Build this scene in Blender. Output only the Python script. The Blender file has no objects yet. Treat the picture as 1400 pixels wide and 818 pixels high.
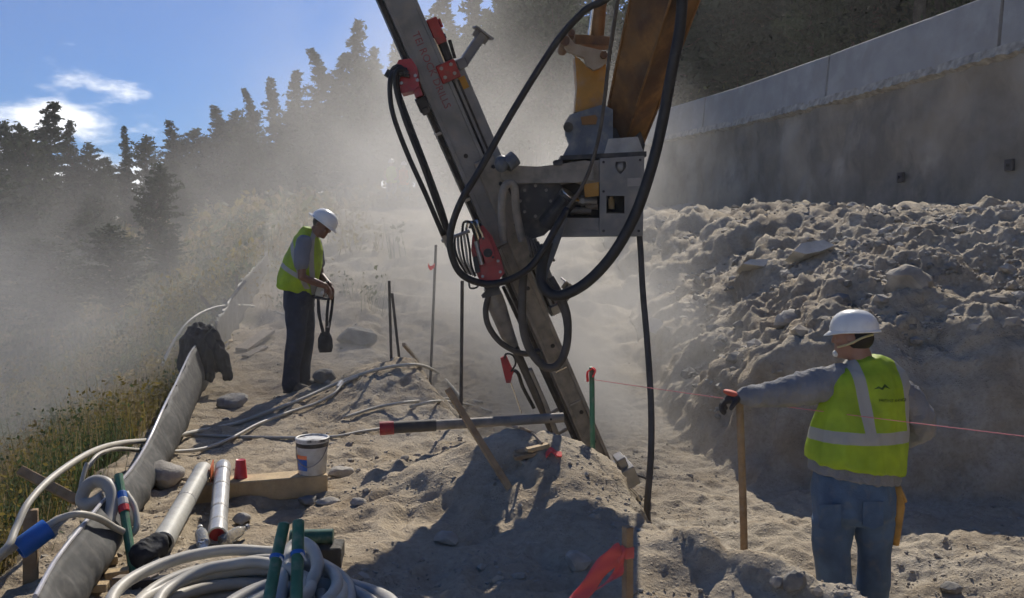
import bpy, bmesh, math, random
import numpy as np
from mathutils import Vector, Matrix, Quaternion

random.seed(7)
rng = np.random.default_rng(7)
SC = bpy.context.scene
COL = SC.collection
R = math.radians

# ------------------------------------------------------------------ camera
FPX = 1212.0            # focal length in photo pixels (1400 wide)
CAM_H = 1.6
HOR = 335.0             # horizon row in the photo
cam = bpy.data.cameras.new('camera')
cam.sensor_width = 36.0
cam.lens = 36.0 * FPX / 1400.0
cam.shift_y = -(409.0 - HOR) / 1400.0
cam.clip_end = 3000.0
cam_o = bpy.data.objects.new('camera', cam)
cam_o.location = (0, 0, CAM_H)
cam_o.rotation_euler = (R(90), 0, 0)
COL.objects.link(cam_o)
SC.camera = cam_o

# ------------------------------------------------------------------ light
SUN_EL, SUN_AZ = 39.0, 9.0      # azimuth: degrees right of straight ahead
world = bpy.data.worlds.new('World')
SC.world = world
world.use_nodes = True
nt = world.node_tree
nt.nodes.clear()
sky = nt.nodes.new('ShaderNodeTexSky')
sky.sky_type = 'NISHITA'
sky.sun_disc = False
sky.sun_elevation = R(SUN_EL)
sky.sun_rotation = R(SUN_AZ)
sky.air_density = 1.0
sky.dust_density = 0.25
sky.ozone_density = 3.0
bg = nt.nodes.new('ShaderNodeBackground')
bg.inputs['Strength'].default_value = 0.078
tc = nt.nodes.new('ShaderNodeTexCoord')
def wn(t, **k):
    n = nt.nodes.new(t)
    for a, b in k.items():
        setattr(n, a, b)
    return n
# cumulus bank: noise on the view direction, thinning out with height above the horizon
mp = wn('ShaderNodeMapping')
mp.inputs['Location'].default_value = (8.22, 4.2, 12.6)
mp.inputs['Rotation'].default_value = (0, 0, R(-4.5))
mp.inputs['Scale'].default_value = (3.0, 3.0, 8.0)
nt.links.new(tc.outputs['Generated'], mp.inputs['Vector'])
cn = wn('ShaderNodeTexNoise')
cn.inputs['Scale'].default_value = 1.25
cn.inputs['Detail'].default_value = 7.0
cn.inputs['Roughness'].default_value = 0.55
nt.links.new(mp.outputs['Vector'], cn.inputs['Vector'])
sx = wn('ShaderNodeSeparateXYZ')
nt.links.new(tc.outputs['Generated'], sx.inputs['Vector'])
el = wn('ShaderNodeMapRange')
el.inputs['From Min'].default_value = 0.02
el.inputs['From Max'].default_value = 0.225
el.inputs['To Min'].default_value = 0.24
el.inputs['To Max'].default_value = -0.16
nt.links.new(sx.outputs['Z'], el.inputs['Value'])
ad = wn('ShaderNodeMath', operation='ADD')
nt.links.new(cn.outputs['Fac'], ad.inputs[0])
nt.links.new(el.outputs['Result'], ad.inputs[1])
cr = wn('ShaderNodeMapRange', interpolation_type='SMOOTHSTEP')
cr.inputs['From Min'].default_value = 0.605
cr.inputs['From Max'].default_value = 0.70
nt.links.new(ad.outputs[0], cr.inputs['Value'])
cm = wn('ShaderNodeMix', data_type='RGBA')
nt.links.new(cr.outputs['Result'], cm.inputs['Factor'])
tint = wn('ShaderNodeMix', data_type='RGBA', blend_type='MULTIPLY')
tint.inputs['Factor'].default_value = 1.0
tint.inputs['B'].default_value = (0.33, 0.55, 0.90, 1)
nt.links.new(sky.outputs['Color'], tint.inputs['A'])
nt.links.new(tint.outputs['Result'], cm.inputs['A'])
cm.inputs['B'].default_value = (14.0, 14.2, 14.6, 1)
nt.links.new(cm.outputs['Result'], bg.inputs['Color'])
out = wn('ShaderNodeOutputWorld')
nt.links.new(bg.outputs['Background'], out.inputs['Surface'])

sun = bpy.data.lights.new('sun', 'SUN')
sun.energy = 4.3
sun.angle = R(0.5)
sun.color = (1.0, 0.93, 0.82)
sun_o = bpy.data.objects.new('sun', sun)
sd = Vector((math.sin(R(SUN_AZ)) * math.cos(R(SUN_EL)), math.cos(R(SUN_AZ)) * math.cos(R(SUN_EL)), math.sin(R(SUN_EL))))
sun_o.rotation_euler = (-sd).to_track_quat('-Z', 'Y').to_euler()
sun_o.location = sd * 40
COL.objects.link(sun_o)

vs = SC.view_settings
vs.view_transform = 'Standard'
vs.look = 'None'
vs.gamma = 1.0
vs.exposure = 0.30
vs.use_curve_mapping = False
cy = SC.cycles
cy.use_denoising = True
cy.use_adaptive_sampling = True
cy.adaptive_threshold = 0.05
cy.adaptive_min_samples = 16
cy.max_bounces = 5
cy.diffuse_bounces = 2
cy.glossy_bounces = 2
cy.transmission_bounces = 3
cy.transparent_max_bounces = 6
cy.volume_bounces = 0
cy.volume_step_rate = 1.0
cy.volume_max_steps = 48
cy.caustics_reflective = False
cy.caustics_refractive = False
cy.sample_clamp_indirect = 4.0

# ------------------------------------------------------------------ helpers
def at(px, py, Y):
    return Vector(((px - 700.0) / FPX * Y, Y, CAM_H - (py - HOR) / FPX * Y))

WLOC = {}
def put(o, parent, wloc):
    WLOC[o.name] = Vector(wloc)
    if parent is not None:
        o.parent = parent
        o.location = Vector(wloc) - WLOC[parent.name]
    else:
        o.location = wloc
    COL.objects.link(o)
    return o

def mk(name, verts, faces, mat, parent=None, smooth=False, origin=None):
    v = np.asarray([tuple(p) for p in verts] if not isinstance(verts, np.ndarray) else verts, dtype=np.float64)
    if origin is None:
        lo, hi = v.min(0), v.max(0)
        origin = ((lo[0] + hi[0]) / 2, (lo[1] + hi[1]) / 2, lo[2])
    me = bpy.data.meshes.new(name)
    me.from_pydata((v - np.array(origin)).tolist(), [], faces)
    if mat is not None:
        me.materials.append(mat)
    if smooth:
        me.polygons.foreach_set('use_smooth', [True] * len(me.polygons))
    me.update()
    o = bpy.data.objects.new(name, me)
    return put(o, parent, Vector(origin))

def empty(name, loc):
    o = bpy.data.objects.new(name, None)
    o.empty_display_size = 0.1
    return put(o, None, Vector(loc))

def tag(o, label=None, cat=None, group=None, kind=None):
    if label: o['label'] = label
    if cat: o['category'] = cat
    if group: o['group'] = group
    if kind: o['kind'] = kind
    return o

def catmull(pts, sub=6, closed=False):
    P = [Vector(p) for p in pts]
    if len(P) < 3 and not closed:
        return P
    n = len(P)
    out = []
    rngi = range(n if closed else n - 1)
    for i in rngi:
        if closed:
            p0, p1, p2, p3 = P[i - 1], P[i], P[(i + 1) % n], P[(i + 2) % n]
        else:
            p1, p2 = P[i], P[i + 1]
            p0 = P[i - 1] if i > 0 else p1 * 2 - p2
            p3 = P[i + 2] if i + 2 < n else p2 * 2 - p1
        for k in range(sub):
            t = k / sub
            out.append(0.5 * ((2 * p1) + (p2 - p0) * t + (2 * p0 - 5 * p1 + 4 * p2 - p3) * t * t + (3 * p1 - p0 - 3 * p2 + p3) * t ** 3))
    if not closed:
        out.append(P[-1])
    return out

class MB:
    def __init__(s):
        s.v, s.f = [], []
    def add(s, v, f):
        b = len(s.v)
        s.v += [tuple(p) for p in v]
        s.f += [tuple(b + i for i in q) for q in f]
        return s
    def box(s, c, size, M=None, bev=0.0):
        """box with chamfered edges; M = 3x3 axes as columns"""
        hx, hy, hz = size[0] / 2, size[1] / 2, size[2] / 2
        c = Vector(c)
        M = M or Matrix.Identity(3)
        b = min(bev, hx * .9, hy * .9, hz * .9)
        if b <= 0:
            vs_ = [(x * hx, y * hy, z * hz) for x in (-1, 1) for y in (-1, 1) for z in (-1, 1)]
            fs = [(0, 1, 3, 2), (4, 6, 7, 5), (0, 4, 5, 1), (2, 3, 7, 6), (0, 2, 6, 4), (1, 5, 7, 3)]
            return s.add([c + M @ Vector(p) for p in vs_], fs)
        bm = bmesh.new()
        bmesh.ops.create_cube(bm, size=1.0)
        for w in bm.verts:
            w.co = Vector((w.co.x * 2 * hx, w.co.y * 2 * hy, w.co.z * 2 * hz))
        bmesh.ops.bevel(bm, geom=bm.edges[:], offset=b, segments=1, affect='EDGES')
        bm.verts.index_update()
        s.add([c + M @ w.co for w in bm.verts], [[w.index for w in q.verts] for q in bm.faces])
        bm.free()
        return s
    def prism(s, poly, Y, th):
        """outline given as photo pixels on the plane at distance Y, extruded th metres away"""
        a = [at(x, y, Y) for x, y in poly]
        return s.ext(a, Vector((0, th, 0)))
    def ext(s, a, d):
        n = len(a)
        b = [p + d for p in a]
        fs = [tuple(range(n)), tuple(range(2 * n - 1, n - 1, -1))]
        fs += [(i, i + n, (i + 1) % n + n, (i + 1) % n) for i in range(n)]
        return s.add(a + b, fs)
    def tube(s, pts, r, sides=8, sub=6, closed=False, smooth=True, cap=True):
        P = catmull(pts, sub, closed) if smooth else [Vector(p) for p in pts]
        n = len(P)
        rr = r if callable(r) else (lambda t: r)
        T = []
        for i in range(n):
            a = P[i - 1] if (i > 0 or closed) else P[i]
            b = P[(i + 1) % n] if (i < n - 1 or closed) else P[i]
            T.append((b - a).normalized() if (b - a).length > 1e-9 else Vector((0, 0, 1)))
        up = Vector((0, 0, 1)) if abs(T[0].z) < .9 else Vector((1, 0, 0))
        N = (up - T[0] * up.dot(T[0])).normalized()
        V, Fc = [], []
        for i in range(n):
            if i:
                q = T[i - 1].rotation_difference(T[i])
                N = q @ N
                N = (N - T[i] * N.dot(T[i])).normalized()
            B = T[i].cross(N)
            ra = rr(i / max(1, n - 1))
            for k in range(sides):
                a = 2 * math.pi * k / sides
                V.append(P[i] + (N * math.cos(a) + B * math.sin(a)) * ra)
        m = n if closed else n - 1
        for i in range(m):
            for k in range(sides):
                j = (i + 1) % n
                Fc.append((i * sides + k, i * sides + (k + 1) % sides, j * sides + (k + 1) % sides, j * sides + k))
        if cap and not closed:
            Fc.append(tuple(range(sides - 1, -1, -1)))
            Fc.append(tuple((n - 1) * sides + k for k in range(sides)))
        return s.add(V, Fc)
    def lathe(s, prof, c, M=None, sides=24, cap=True):
        """prof: (radius, height) pairs turned about the local z axis"""
        c = Vector(c)
        M = M or Matrix.Identity(3)
        V, Fc = [], []
        for r_, h in prof:
            for k in range(sides):
                a = 2 * math.pi * k / sides
                V.append(c + M @ Vector((r_ * math.cos(a), r_ * math.sin(a), h)))
        for i in range(len(prof) - 1):
            for k in range(sides):
                Fc.append((i * sides + k, i * sides + (k + 1) % sides, (i + 1) * sides + (k + 1) % sides, (i + 1) * sides + k))
        if cap:
            Fc.append(tuple(range(sides - 1, -1, -1)))
            Fc.append(tuple((len(prof) - 1) * sides + k for k in range(sides)))
        return s.add(V, Fc)
    def cyl(s, a, b, r, sides=12, r2=None):
        a, b = Vector(a), Vector(b)
        return s.tube([a, b], lambda t: r + ((r2 if r2 is not None else r) - r) * t, sides=sides, smooth=False)
    def rings(s, secs, side, segs=20, power=2.0):
        """loft of (pos, half width, half depth); width runs along `side`"""
        n = len(secs)
        P = [Vector(q[0]) for q in secs]
        V, Fc = [], []
        side = Vector(side).normalized()
        for i in range(n):
            t = (P[min(i + 1, n - 1)] - P[max(i - 1, 0)]).normalized()
            sd_ = (side - t * side.dot(t)).normalized()
            d_ = t.cross(sd_)
            for k in range(segs):
                a = 2 * math.pi * k / segs
                ca, sa = math.cos(a), math.sin(a)
                e = 2.0 / power
                V.append(P[i] + sd_ * (math.copysign(abs(ca) ** e, ca) * secs[i][1]) + d_ * (math.copysign(abs(sa) ** e, sa) * secs[i][2]))
        for i in range(n - 1):
            for k in range(segs):
                Fc.append((i * segs + k, i * segs + (k + 1) % segs, (i + 1) * segs + (k + 1) % segs, (i + 1) * segs + k))
        Fc.append(tuple(range(segs - 1, -1, -1)))
        Fc.append(tuple((n - 1) * segs + k for k in range(segs)))
        return s.add(V, Fc)
    def limb(s, pts, sides=14):
        """round limb through (pos, radius) with rounded ends"""
        P = [Vector(p) for p, r in pts]
        rr = [r for p, r in pts]
        t0 = (P[1] - P[0]).normalized()
        t1 = (P[-1] - P[-2]).normalized()
        PP, RR = [], []
        for a in (80, 50, 25):
            PP.append(P[0] - t0 * rr[0] * math.sin(R(a))); RR.append(rr[0] * math.cos(R(a)))
        PP += P; RR += rr
        for a in (25, 50, 80):
            PP.append(P[-1] + t1 * rr[-1] * math.sin(R(a))); RR.append(rr[-1] * math.cos(R(a)))
        n = len(PP)
        return s.tube(PP, lambda t: RR[min(n - 1, int(round(t * (n - 1))))], sides=sides, smooth=False)
    def ball(s, c, r3, M=None, seg=14, rg=9):
        prof = []
        for i in range(rg + 1):
            a = -math.pi / 2 + math.pi * i / rg
            prof.append((max(1e-4, math.cos(a)), math.sin(a)))
        M = (M or Matrix.Identity(3)) @ Matrix.Diagonal(Vector(r3))
        return s.lathe(prof, c, M, sides=seg)
    def build(s, name, mat, parent=None, smooth=False, origin=None):
        return mk(name, s.v, s.f, mat, parent, smooth, origin)

def auto_smooth(o, ang=35):
    me = o.data
    me.polygons.foreach_set('use_smooth', [True] * len(me.polygons))
    try:
        me.set_sharp_from_angle(angle=R(ang))
    except Exception:
        pass
    return o

# ------------------------------------------------------------------ vector noise (numpy)
_perm = rng.permutation(256)
_perm = np.concatenate([_perm, _perm, _perm])
_g3 = rng.normal(size=(256, 3))
_g3 /= np.linalg.norm(_g3, axis=1)[:, None]
def pnoise(x, y, z):
    xi, yi, zi = np.floor(x).astype(int), np.floor(y).astype(int), np.floor(z).astype(int)
    xf, yf, zf = x - xi, y - yi, z - zi
    u, v, w = [t * t * t * (t * (t * 6 - 15) + 10) for t in (xf, yf, zf)]
    xi &= 255; yi &= 255; zi &= 255
    def g(a, b, c):
        h = _perm[_perm[_perm[xi + a] + yi + b] + zi + c]
        q = _g3[h]
        return q[..., 0] * (xf - a) + q[..., 1] * (yf - b) + q[..., 2] * (zf - c)
    def lerp(a, b, t): return a + (b - a) * t
    return lerp(lerp(lerp(g(0, 0, 0), g(1, 0, 0), u), lerp(g(0, 1, 0), g(1, 1, 0), u), v),
                lerp(lerp(g(0, 0, 1), g(1, 0, 1), u), lerp(g(0, 1, 1), g(1, 1, 1), u), v), w) * 1.5
def fbm(x, y, z, s, octv=4, gain=.5, billow=False):
    t = np.zeros_like(x); a = 1.0; f = 1.0 / s
    for k in range(octv):
        n_ = pnoise(x * f + 17.3 * k, y * f + 5.1 * k, z * f + 9.7 * k)
        t += a * (np.abs(n_) * 2 - .5 if billow else n_)
        a *= gain; f *= 2.03
    return t
def sst(a, b, x):
    t = np.clip((x - a) / (b - a), 0, 1)
    return t * t * (3 - 2 * t)

# ------------------------------------------------------------------ materials
def nodemat(name):
    m = bpy.data.materials.new(name)
    m.use_nodes = True
    n = m.node_tree
    b = n.nodes['Principled BSDF']
    return m, n, b
def pmat(name, col, rough=.6, metal=0.0, var=.18, vscale=6.0, bump=.0, bscale=40.0, dirt=0.0, dirtcol=(.36, .32, .26), spec=.4, grime=None, trans=0.0):
    """paint / wood / cloth: mottled colour, fine relief and a patchy coat of rock dust"""
    m, n, b = nodemat(name)
    L = n.links
    tcn = n.nodes.new('ShaderNodeTexCoord')
    no = n.nodes.new('ShaderNodeTexNoise')
    no.inputs['Scale'].default_value = vscale
    no.inputs['Detail'].default_value = 5
    L.new(tcn.outputs['Object'], no.inputs['Vector'])
    mr = n.nodes.new('ShaderNodeMapRange')
    mr.inputs['From Min'].default_value = .3; mr.inputs['From Max'].default_value = .7
    mr.inputs['To Min'].default_value = 1 - var; mr.inputs['To Max'].default_value = 1 + var
    L.new(no.outputs['Fac'], mr.inputs['Value'])
    mx = n.nodes.new('ShaderNodeMix'); mx.data_type = 'RGBA'; mx.blend_type = 'MULTIPLY'
    mx.inputs['Factor'].default_value = 1
    mx.inputs['A'].default_value = (*col, 1)
    L.new(mr.outputs['Result'], mx.inputs['B'])
    colout = mx.outputs['Result']
    if grime is not None:
        n3 = n.nodes.new('ShaderNodeTexNoise')
        n3.inputs['Scale'].default_value = vscale * .6; n3.inputs['Detail'].default_value = 8; n3.inputs['Roughness'].default_value = .65
        L.new(tcn.outputs['Object'], n3.inputs['Vector'])
        r3 = n.nodes.new('ShaderNodeMapRange')
        r3.inputs['From Min'].default_value = .48; r3.inputs['From Max'].default_value = .62
        L.new(n3.outputs['Fac'], r3.inputs['Value'])
        m3 = n.nodes.new('ShaderNodeMix'); m3.data_type = 'RGBA'
        L.new(r3.outputs['Result'], m3.inputs['Factor'])
        L.new(colout, m3.inputs['A']); m3.inputs['B'].default_value = (*grime, 1)
        colout = m3.outputs['Result']
    if dirt > 0:
        n2 = n.nodes.new('ShaderNodeTexNoise')
        n2.inputs['Scale'].default_value = vscale * 2.3; n2.inputs['Detail'].default_value = 6
        L.new(tcn.outputs['Object'], n2.inputs['Vector'])
        r2 = n.nodes.new('ShaderNodeMapRange')
        r2.inputs['From Min'].default_value = .62 - dirt * .4; r2.inputs['From Max'].default_value = .95 - dirt * .25
        r2.inputs['To Max'].default_value = min(.9, .35 + dirt * .7)
        L.new(n2.outputs['Fac'], r2.inputs['Value'])
        m2 = n.nodes.new('ShaderNodeMix'); m2.data_type = 'RGBA'
        L.new(r2.outputs['Result'], m2.inputs['Factor'])
        L.new(colout, m2.inputs['A']); m2.inputs['B'].default_value = (*dirtcol, 1)
        colout = m2.outputs['Result']
    L.new(colout, b.inputs['Base Color'])
    b.inputs['Roughness'].default_value = rough
    b.inputs['Metallic'].default_value = metal
    b.inputs['Specular IOR Level'].default_value = spec
    if trans > 0:
        tr = n.nodes.new('ShaderNodeBsdfTranslucent')
        L.new(colout, tr.inputs['Color'])
        ms = n.nodes.new('ShaderNodeMixShader')
        ms.inputs['Fac'].default_value = trans
        o_ = n.nodes['Material Output']
        L.new(b.outputs['BSDF'], ms.inputs[1]); L.new(tr.outputs['BSDF'], ms.inputs[2])
        L.new(ms.outputs['Shader'], o_.inputs['Surface'])
    if bump > 0:
        nb = n.nodes.new('ShaderNodeTexNoise')
        nb.inputs['Scale'].default_value = bscale; nb.inputs['Detail'].default_value = 5
        L.new(tcn.outputs['Object'], nb.inputs['Vector'])
        bp = n.nodes.new('ShaderNodeBump')
        bp.inputs['Strength'].default_value = bump
        bp.inputs['Distance'].default_value = .02
        L.new(nb.outputs['Fac'], bp.inputs['Height'])
        L.new(bp.outputs['Normal'], b.inputs['Normal'])
    return m

M = {}
M['mast'] = pmat('mast_paint', (.18, .188, .205), .45, .25, var=.25, vscale=5, dirt=.35, dirtcol=(.30, .27, .23), bump=.12, bscale=60)
M['mast_dusty'] = pmat('mast_dusty', (.19, .175, .155), .7, .1, var=.3, vscale=7, dirt=.7, dirtcol=(.34, .30, .25), bump=.2, bscale=50)
M['dark_steel'] = pmat('dark_steel', (.035, .035, .038), .5, .4, var=.35, dirt=.3, dirtcol=(.22, .19, .16))
M['steel'] = pmat('worn_steel', (.30, .29, .28), .45, .6, var=.3, dirt=.4)
M['bright_steel'] = pmat('bright_steel', (.62, .60, .57), .22, 1.0, var=.1)
M['red'] = pmat('red_paint', (.36, .035, .035), .42, 0, var=.25, vscale=9, dirt=.2, dirtcol=(.22, .13, .11), grime=(.20, .03, .03))
M['yellow'] = pmat('yellow_paint', (.40, .20, .025), .5, 0, var=.3, vscale=4, dirt=.3, grime=(.22, .10, .02))
M['rust'] = pmat('rusty_yellow_paint', (.22, .115, .04), .65, 0, var=.4, vscale=4, dirt=.3, dirtcol=(.16, .12, .08), grime=(.085, .042, .022))
M['coupler'] = pmat('blue_grey_paint', (.10, .12, .155), .5, .2, var=.3, dirt=.35)
M['housing'] = pmat('grey_housing', (.17, .17, .175), .5, .1, var=.2, vscale=4, dirt=.4)
M['rubber'] = pmat('black_rubber', (.018, .018, .020), .5, 0, var=.3, vscale=14, dirt=.12, dirtcol=(.10, .09, .08))
M['rubber_dusty'] = pmat('dusty_rubber', (.07, .063, .056), .7, 0, var=.25, vscale=6, dirt=.4, dirtcol=(.13, .115, .10))
M['wood'] = pmat('weathered_wood', (.33, .22, .12), .8, 0, var=.3, vscale=12, bump=.35, bscale=60, dirt=.25)
M['wood_grey'] = pmat('grey_wood', (.26, .21, .16), .85, 0, var=.3, vscale=12, bump=.35, bscale=60, dirt=.4)
M['wood_new'] = pmat('pale_wood', (.50, .36, .19), .75, 0, var=.2, vscale=10, bump=.3, bscale=70, dirt=.2)
M['hose'] = pmat('cream_hose', (.47, .44, .37), .5, 0, var=.12, vscale=8, dirt=.35, dirtcol=(.34, .30, .25))
M['hose_grey'] = pmat('grey_hose', (.36, .345, .31), .5, 0, var=.15, vscale=8, dirt=.4)
M['pipe_clear'] = pmat('dusty_plastic_pipe', (.44, .43, .38), .55, 0, var=.15, vscale=10, dirt=.4)
M['green'] = pmat('green_plastic', (.05, .17, .10), .4, 0, var=.25, vscale=9, dirt=.3)
M['green_dark'] = pmat('dark_green_plastic', (.03, .10, .065), .4, 0, var=.25, vscale=9, dirt=.3)
M['blue'] = pmat('blue_plastic', (.03, .14, .48), .4, 0, var=.2, dirt=.15)
M['white_plastic'] = pmat('white_pail', (.60, .585, .55), .45, 0, var=.15, vscale=9, dirt=.55)
M['white_hat'] = pmat('white_helmet', (.78, .77, .73), .30, 0, var=.06, vscale=10, dirt=.12)
M['redcup'] = pmat('red_cup', (.55, .045, .05), .35, 0, var=.12, dirt=.15)
M['pink'] = pmat('pink_ribbon', (.92, .13, .12), .45, 0, var=.12, trans=.35)
M['pinkstring'] = pmat('pink_string', (.75, .22, .24), .7, 0, var=.1)
M['rock'] = pmat('rock', (.35, .32, .275), .9, 0, var=.35, vscale=7, bump=.6, bscale=25, dirt=.3, dirtcol=(.44, .40, .34))
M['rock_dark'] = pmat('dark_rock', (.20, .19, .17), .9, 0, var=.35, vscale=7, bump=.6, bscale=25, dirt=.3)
M['clod'] = pmat('clod', (.36, .315, .25), .95, 0, var=.35, vscale=5, bump=.6, bscale=30)
M['ledge'] = pmat('crumbly_ledge', (.36, .33, .28), .95, 0, var=.4, vscale=6, bump=.6, bscale=20)
M['slab'] = pmat('pale_slab', (.60, .56, .48), .85, 0, var=.2, vscale=5, bump=.4, bscale=30)
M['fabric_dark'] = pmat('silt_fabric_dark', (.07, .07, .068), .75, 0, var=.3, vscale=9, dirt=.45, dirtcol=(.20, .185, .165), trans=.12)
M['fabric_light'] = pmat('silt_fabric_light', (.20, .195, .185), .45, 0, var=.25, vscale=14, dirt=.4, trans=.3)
M['black_cloth'] = pmat('black_cloth', (.022, .024, .03), .85, 0, var=.4, vscale=12, bump=.4, bscale=30, dirt=.08, dirtcol=(.08, .075, .07))
M['concrete'] = pmat('barrier_concrete', (.34, .335, .325), .85, 0, var=.18, vscale=1.2, bump=.3, bscale=20, dirt=.25, grime=(.29, .285, .275))
M['shotcrete'] = pmat('shotcrete', (.29, .245, .19), .95, 0, var=.45, vscale=.7, bump=1.0, bscale=7, grime=(.18, .155, .125), dirt=.35, dirtcol=(.34, .31, .27))
M['joint'] = pmat('dark_joint', (.08, .07, .065), .9, 0)
M['orange'] = pmat('orange_plastic', (.85, .22, .08), .5, 0, var=.1)

# ================================================================== THE SETTING
CREST = [(8, 1.2), (3.4, 2.5), (2.3, 3.15), (1.5, 3.75), (1.0, 4.2), (.80, 4.7), (.69, 5.3), (.40, 5.95), (-.25, 7.0), (-.75, 8.2), (-1.2, 9.6), (-2.0, 12), (-3, 16), (-4.5, 22), (-7, 34), (-12, 60)]
BANK = [(12, 3.6), (4.7, 6.3), (3.5, 6.95), (2.7, 7.2), (1.95, 7.25), (1.7, 8.3), (1.65, 11), (1.95, 15), (2.0, 20), (1, 30), (-1, 45), (-6, 70)]
FENCE = [(-2.15, -3), (-2.2, 2.5), (-2.35, 4.2), (-2.7, 6.0), (-3.2, 8.6), (-3.65, 11.2), (-4.4, 15), (-5.5, 20), (-7.5, 27), (-12, 45)]
WALL = [(10.4, 0), (9.2, 10), (8.5, 15.3), (7.5, 20.9), (6.3, 28.8), (3.5, 37), (.7, 44), (-3, 53), (-8, 64), (-20, 90)]

def sdist(x, y, poly):
    """signed distance to a polyline, positive on its right-hand side"""
    best = np.full(x.shape, 1e9); sg = np.ones(x.shape)
    for i in range(len(poly) - 1):
        ax, ay = poly[i]; bx, by = poly[i + 1]
        dx, dy = bx - ax, by - ay
        t = np.clip(((x - ax) * dx + (y - ay) * dy) / (dx * dx + dy * dy), 0, 1)
        ex, ey = x - ax - t * dx, y - ay - t * dy
        d = np.hypot(ex, ey)
        c = -(dx * (y - ay) - dy * (x - ax))
        m = d < best - 1e-9
        best = np.where(m, d, best); sg = np.where(m, np.sign(c), sg)
    return best * sg

def gauss(x, y, cx, cy_, sx_, sy_, a):
    return a * np.exp(-((x - cx) / sx_) ** 2 - ((y - cy_) / sy_) ** 2)

def height(x, y):
    x = np.asarray(x, float); y = np.asarray(y, float)
    far = [(60, 4.6), (120, 9), (400, 30), (2000, 60)]
    fl = np.interp(y, [-20, 2, 5, 7, 8, 10, 12.5, 16, 20, 25, 36] + [a for a, b in far], [-.5, -.5, -.38, -.4, -.35, -.2, .2, 1.05, 1.85, 2.4, 3.1] + [b for a, b in far])
    be = np.interp(y, [-20, 3, 6, 9, 10.5, 13, 16, 20, 25, 36] + [a for a, b in far], [.1, .1, .1, .08, .16, .5, 1.05, 1.6, 2.2, 3.1] + [b for a, b in far])
    fl = fl - gauss(x, y, 2.35, 4.75, .85, .9, .30)
    be = be + gauss(x, y, -.10, 5.45, .62, .58, .29) + gauss(x, y, .42, 5.25, .34, .6, .16) + gauss(x, y, -1.05, 8.55, .85, .9, .42) 
    be = be + gauss(x, y, .86, 4.2, .24, .22, .15) + gauss(x, y, 1.18, 3.98, .18, .2, .12) + gauss(x, y, 1.45, 3.85, .2, .16, .11) + gauss(x, y, -.35, 4.3, .7, .4, .05)
    be = be - gauss(x, y, -2.4, 3.2, .8, .8, .12)
    dC = sdist(x, y, CREST)
    k = sst(-.12, .46, dC + .10 * fbm(x, y, 0 * x, .5, 3))
    z = be * (1 - k) + fl * k
    # cut bank on the right
    dB = sdist(x, y, BANK) + .14 * fbm(x, y, 0 * x + 3, .9, 3)
    c = 1 - sst(7.4, 9.4, y)
    hard = .95 * sst(.0, .50, dB) + .95 * np.clip(dB - .25, 0, None)
    soft = .98 * np.clip(dB, 0, None) + .12 * sst(0, .5, dB)
    raw = c * hard + (1 - c) * soft
    cap = 1.93 + .02 * np.clip(y - 8, 0, 40)
    d = np.clip(cap - z, .05, None)
    z = np.where(dB > 0, z + d * (1 - (1 - np.clip(raw / d / 2.0, 0, 1)) ** 2.0), z)
    # valley side left of the fence
    dF = -sdist(x, y, FENCE)
    fade = 1 - .8 * sst(20, 46, y)
    z = z - np.where(dF > 0, 4.6 * (1 - np.exp(-np.clip(dF, 0, None) * .13)) * fade, 0)
    z = z + sst(32, 70, y) * np.clip(.26 * (x + 8), -7, 40)
    # road shelf and forest hill behind the wall
    dW = sdist(x, y, WALL)
    up = np.maximum(z, 5.0) + np.clip(dW - 3, 0, 45) * .55 * sst(-6, 14, x) * (1 - .6 * sst(70, 140, y))
    z = z + (up - z) * sst(.25, .5, dW)
    return z

def masks(x, y):
    dF = -sdist(x, y, FENCE)
    wd = .25 + 1.6 * sst(11, 18, y)
    veg = sst(-.05, .5, dF + .6 * (wd - .25) + wd * fbm(x, y, 0 * x, 1.2, 3))
    dW = sdist(x, y, WALL)
    veg = np.maximum(veg, sst(1.5, 3, dW))
    veg = np.maximum(veg, sst(28, 45, y) * (dW < 0) * .7)
    veg = np.maximum(veg, .55 * sst(12, 20, y) * (dW < 0) * (sdist(x, y, BANK) < .6) * sst(-.3, .3, fbm(x, y, 0 * x, 2.0, 3) + .25))
    return veg

def axis(fine, f0, f1, lo, hi, g=1.05):
    a = list(np.arange(f0, f1, fine))
    s = fine; p = a[-1]
    while p < hi:
        s *= g; p += s; a.append(p)
    s = fine; p = a[0]; b = []
    while p > lo:
        s *= g; p -= s; b.append(p)
    return np.array(b[::-1] + a)
gx = axis(.025, -3.0, 5.4, -700, 700, 1.035)
gy = axis(.025, 2.8, 10.5, -60, 1400, 1.022)
GX, GY = np.meshgrid(gx, gy)
Z0 = height(GX, GY)
# relief: clods, ruts and scree, pushed along the slope's normal so that steep faces get lumps too
dzy, dzx = np.gradient(Z0, gy, gx)
nl = np.sqrt(1 + dzx ** 2 + dzy ** 2)
NX, NY, NZ = -dzx / nl, -dzy / nl, 1 / nl
steep = np.clip(nl - 1, 0, 1.2)
near = np.exp(-np.clip(GY - 9, 0, None) / 14)
dB_ = sdist(GX, GY, BANK)
dC_ = sdist(GX, GY, CREST)
dW_ = sdist(GX, GY, WALL)
bankm = sst(-.2, .5, dB_) * (dW_ < .2)
cutm = sst(-.1, .1, dB_) * (1 - sst(.45, .8, dB_)) * (1 - sst(7.6, 9.0, GY))      # the smooth shovelled cut
rough = (.55 + .9 * bankm + .45 * sst(-.5, .2, dC_)) * (1 - .75 * cutm)
D = .045 * fbm(GX, GY, Z0, .75, 3) * (1 + 2.4 * bankm)
D += .085 * bankm * fbm(GX * .8 + GY * .3, GY, Z0 * 1.6, 1.3, 3, .5) * (1 - .6 * cutm)
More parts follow.
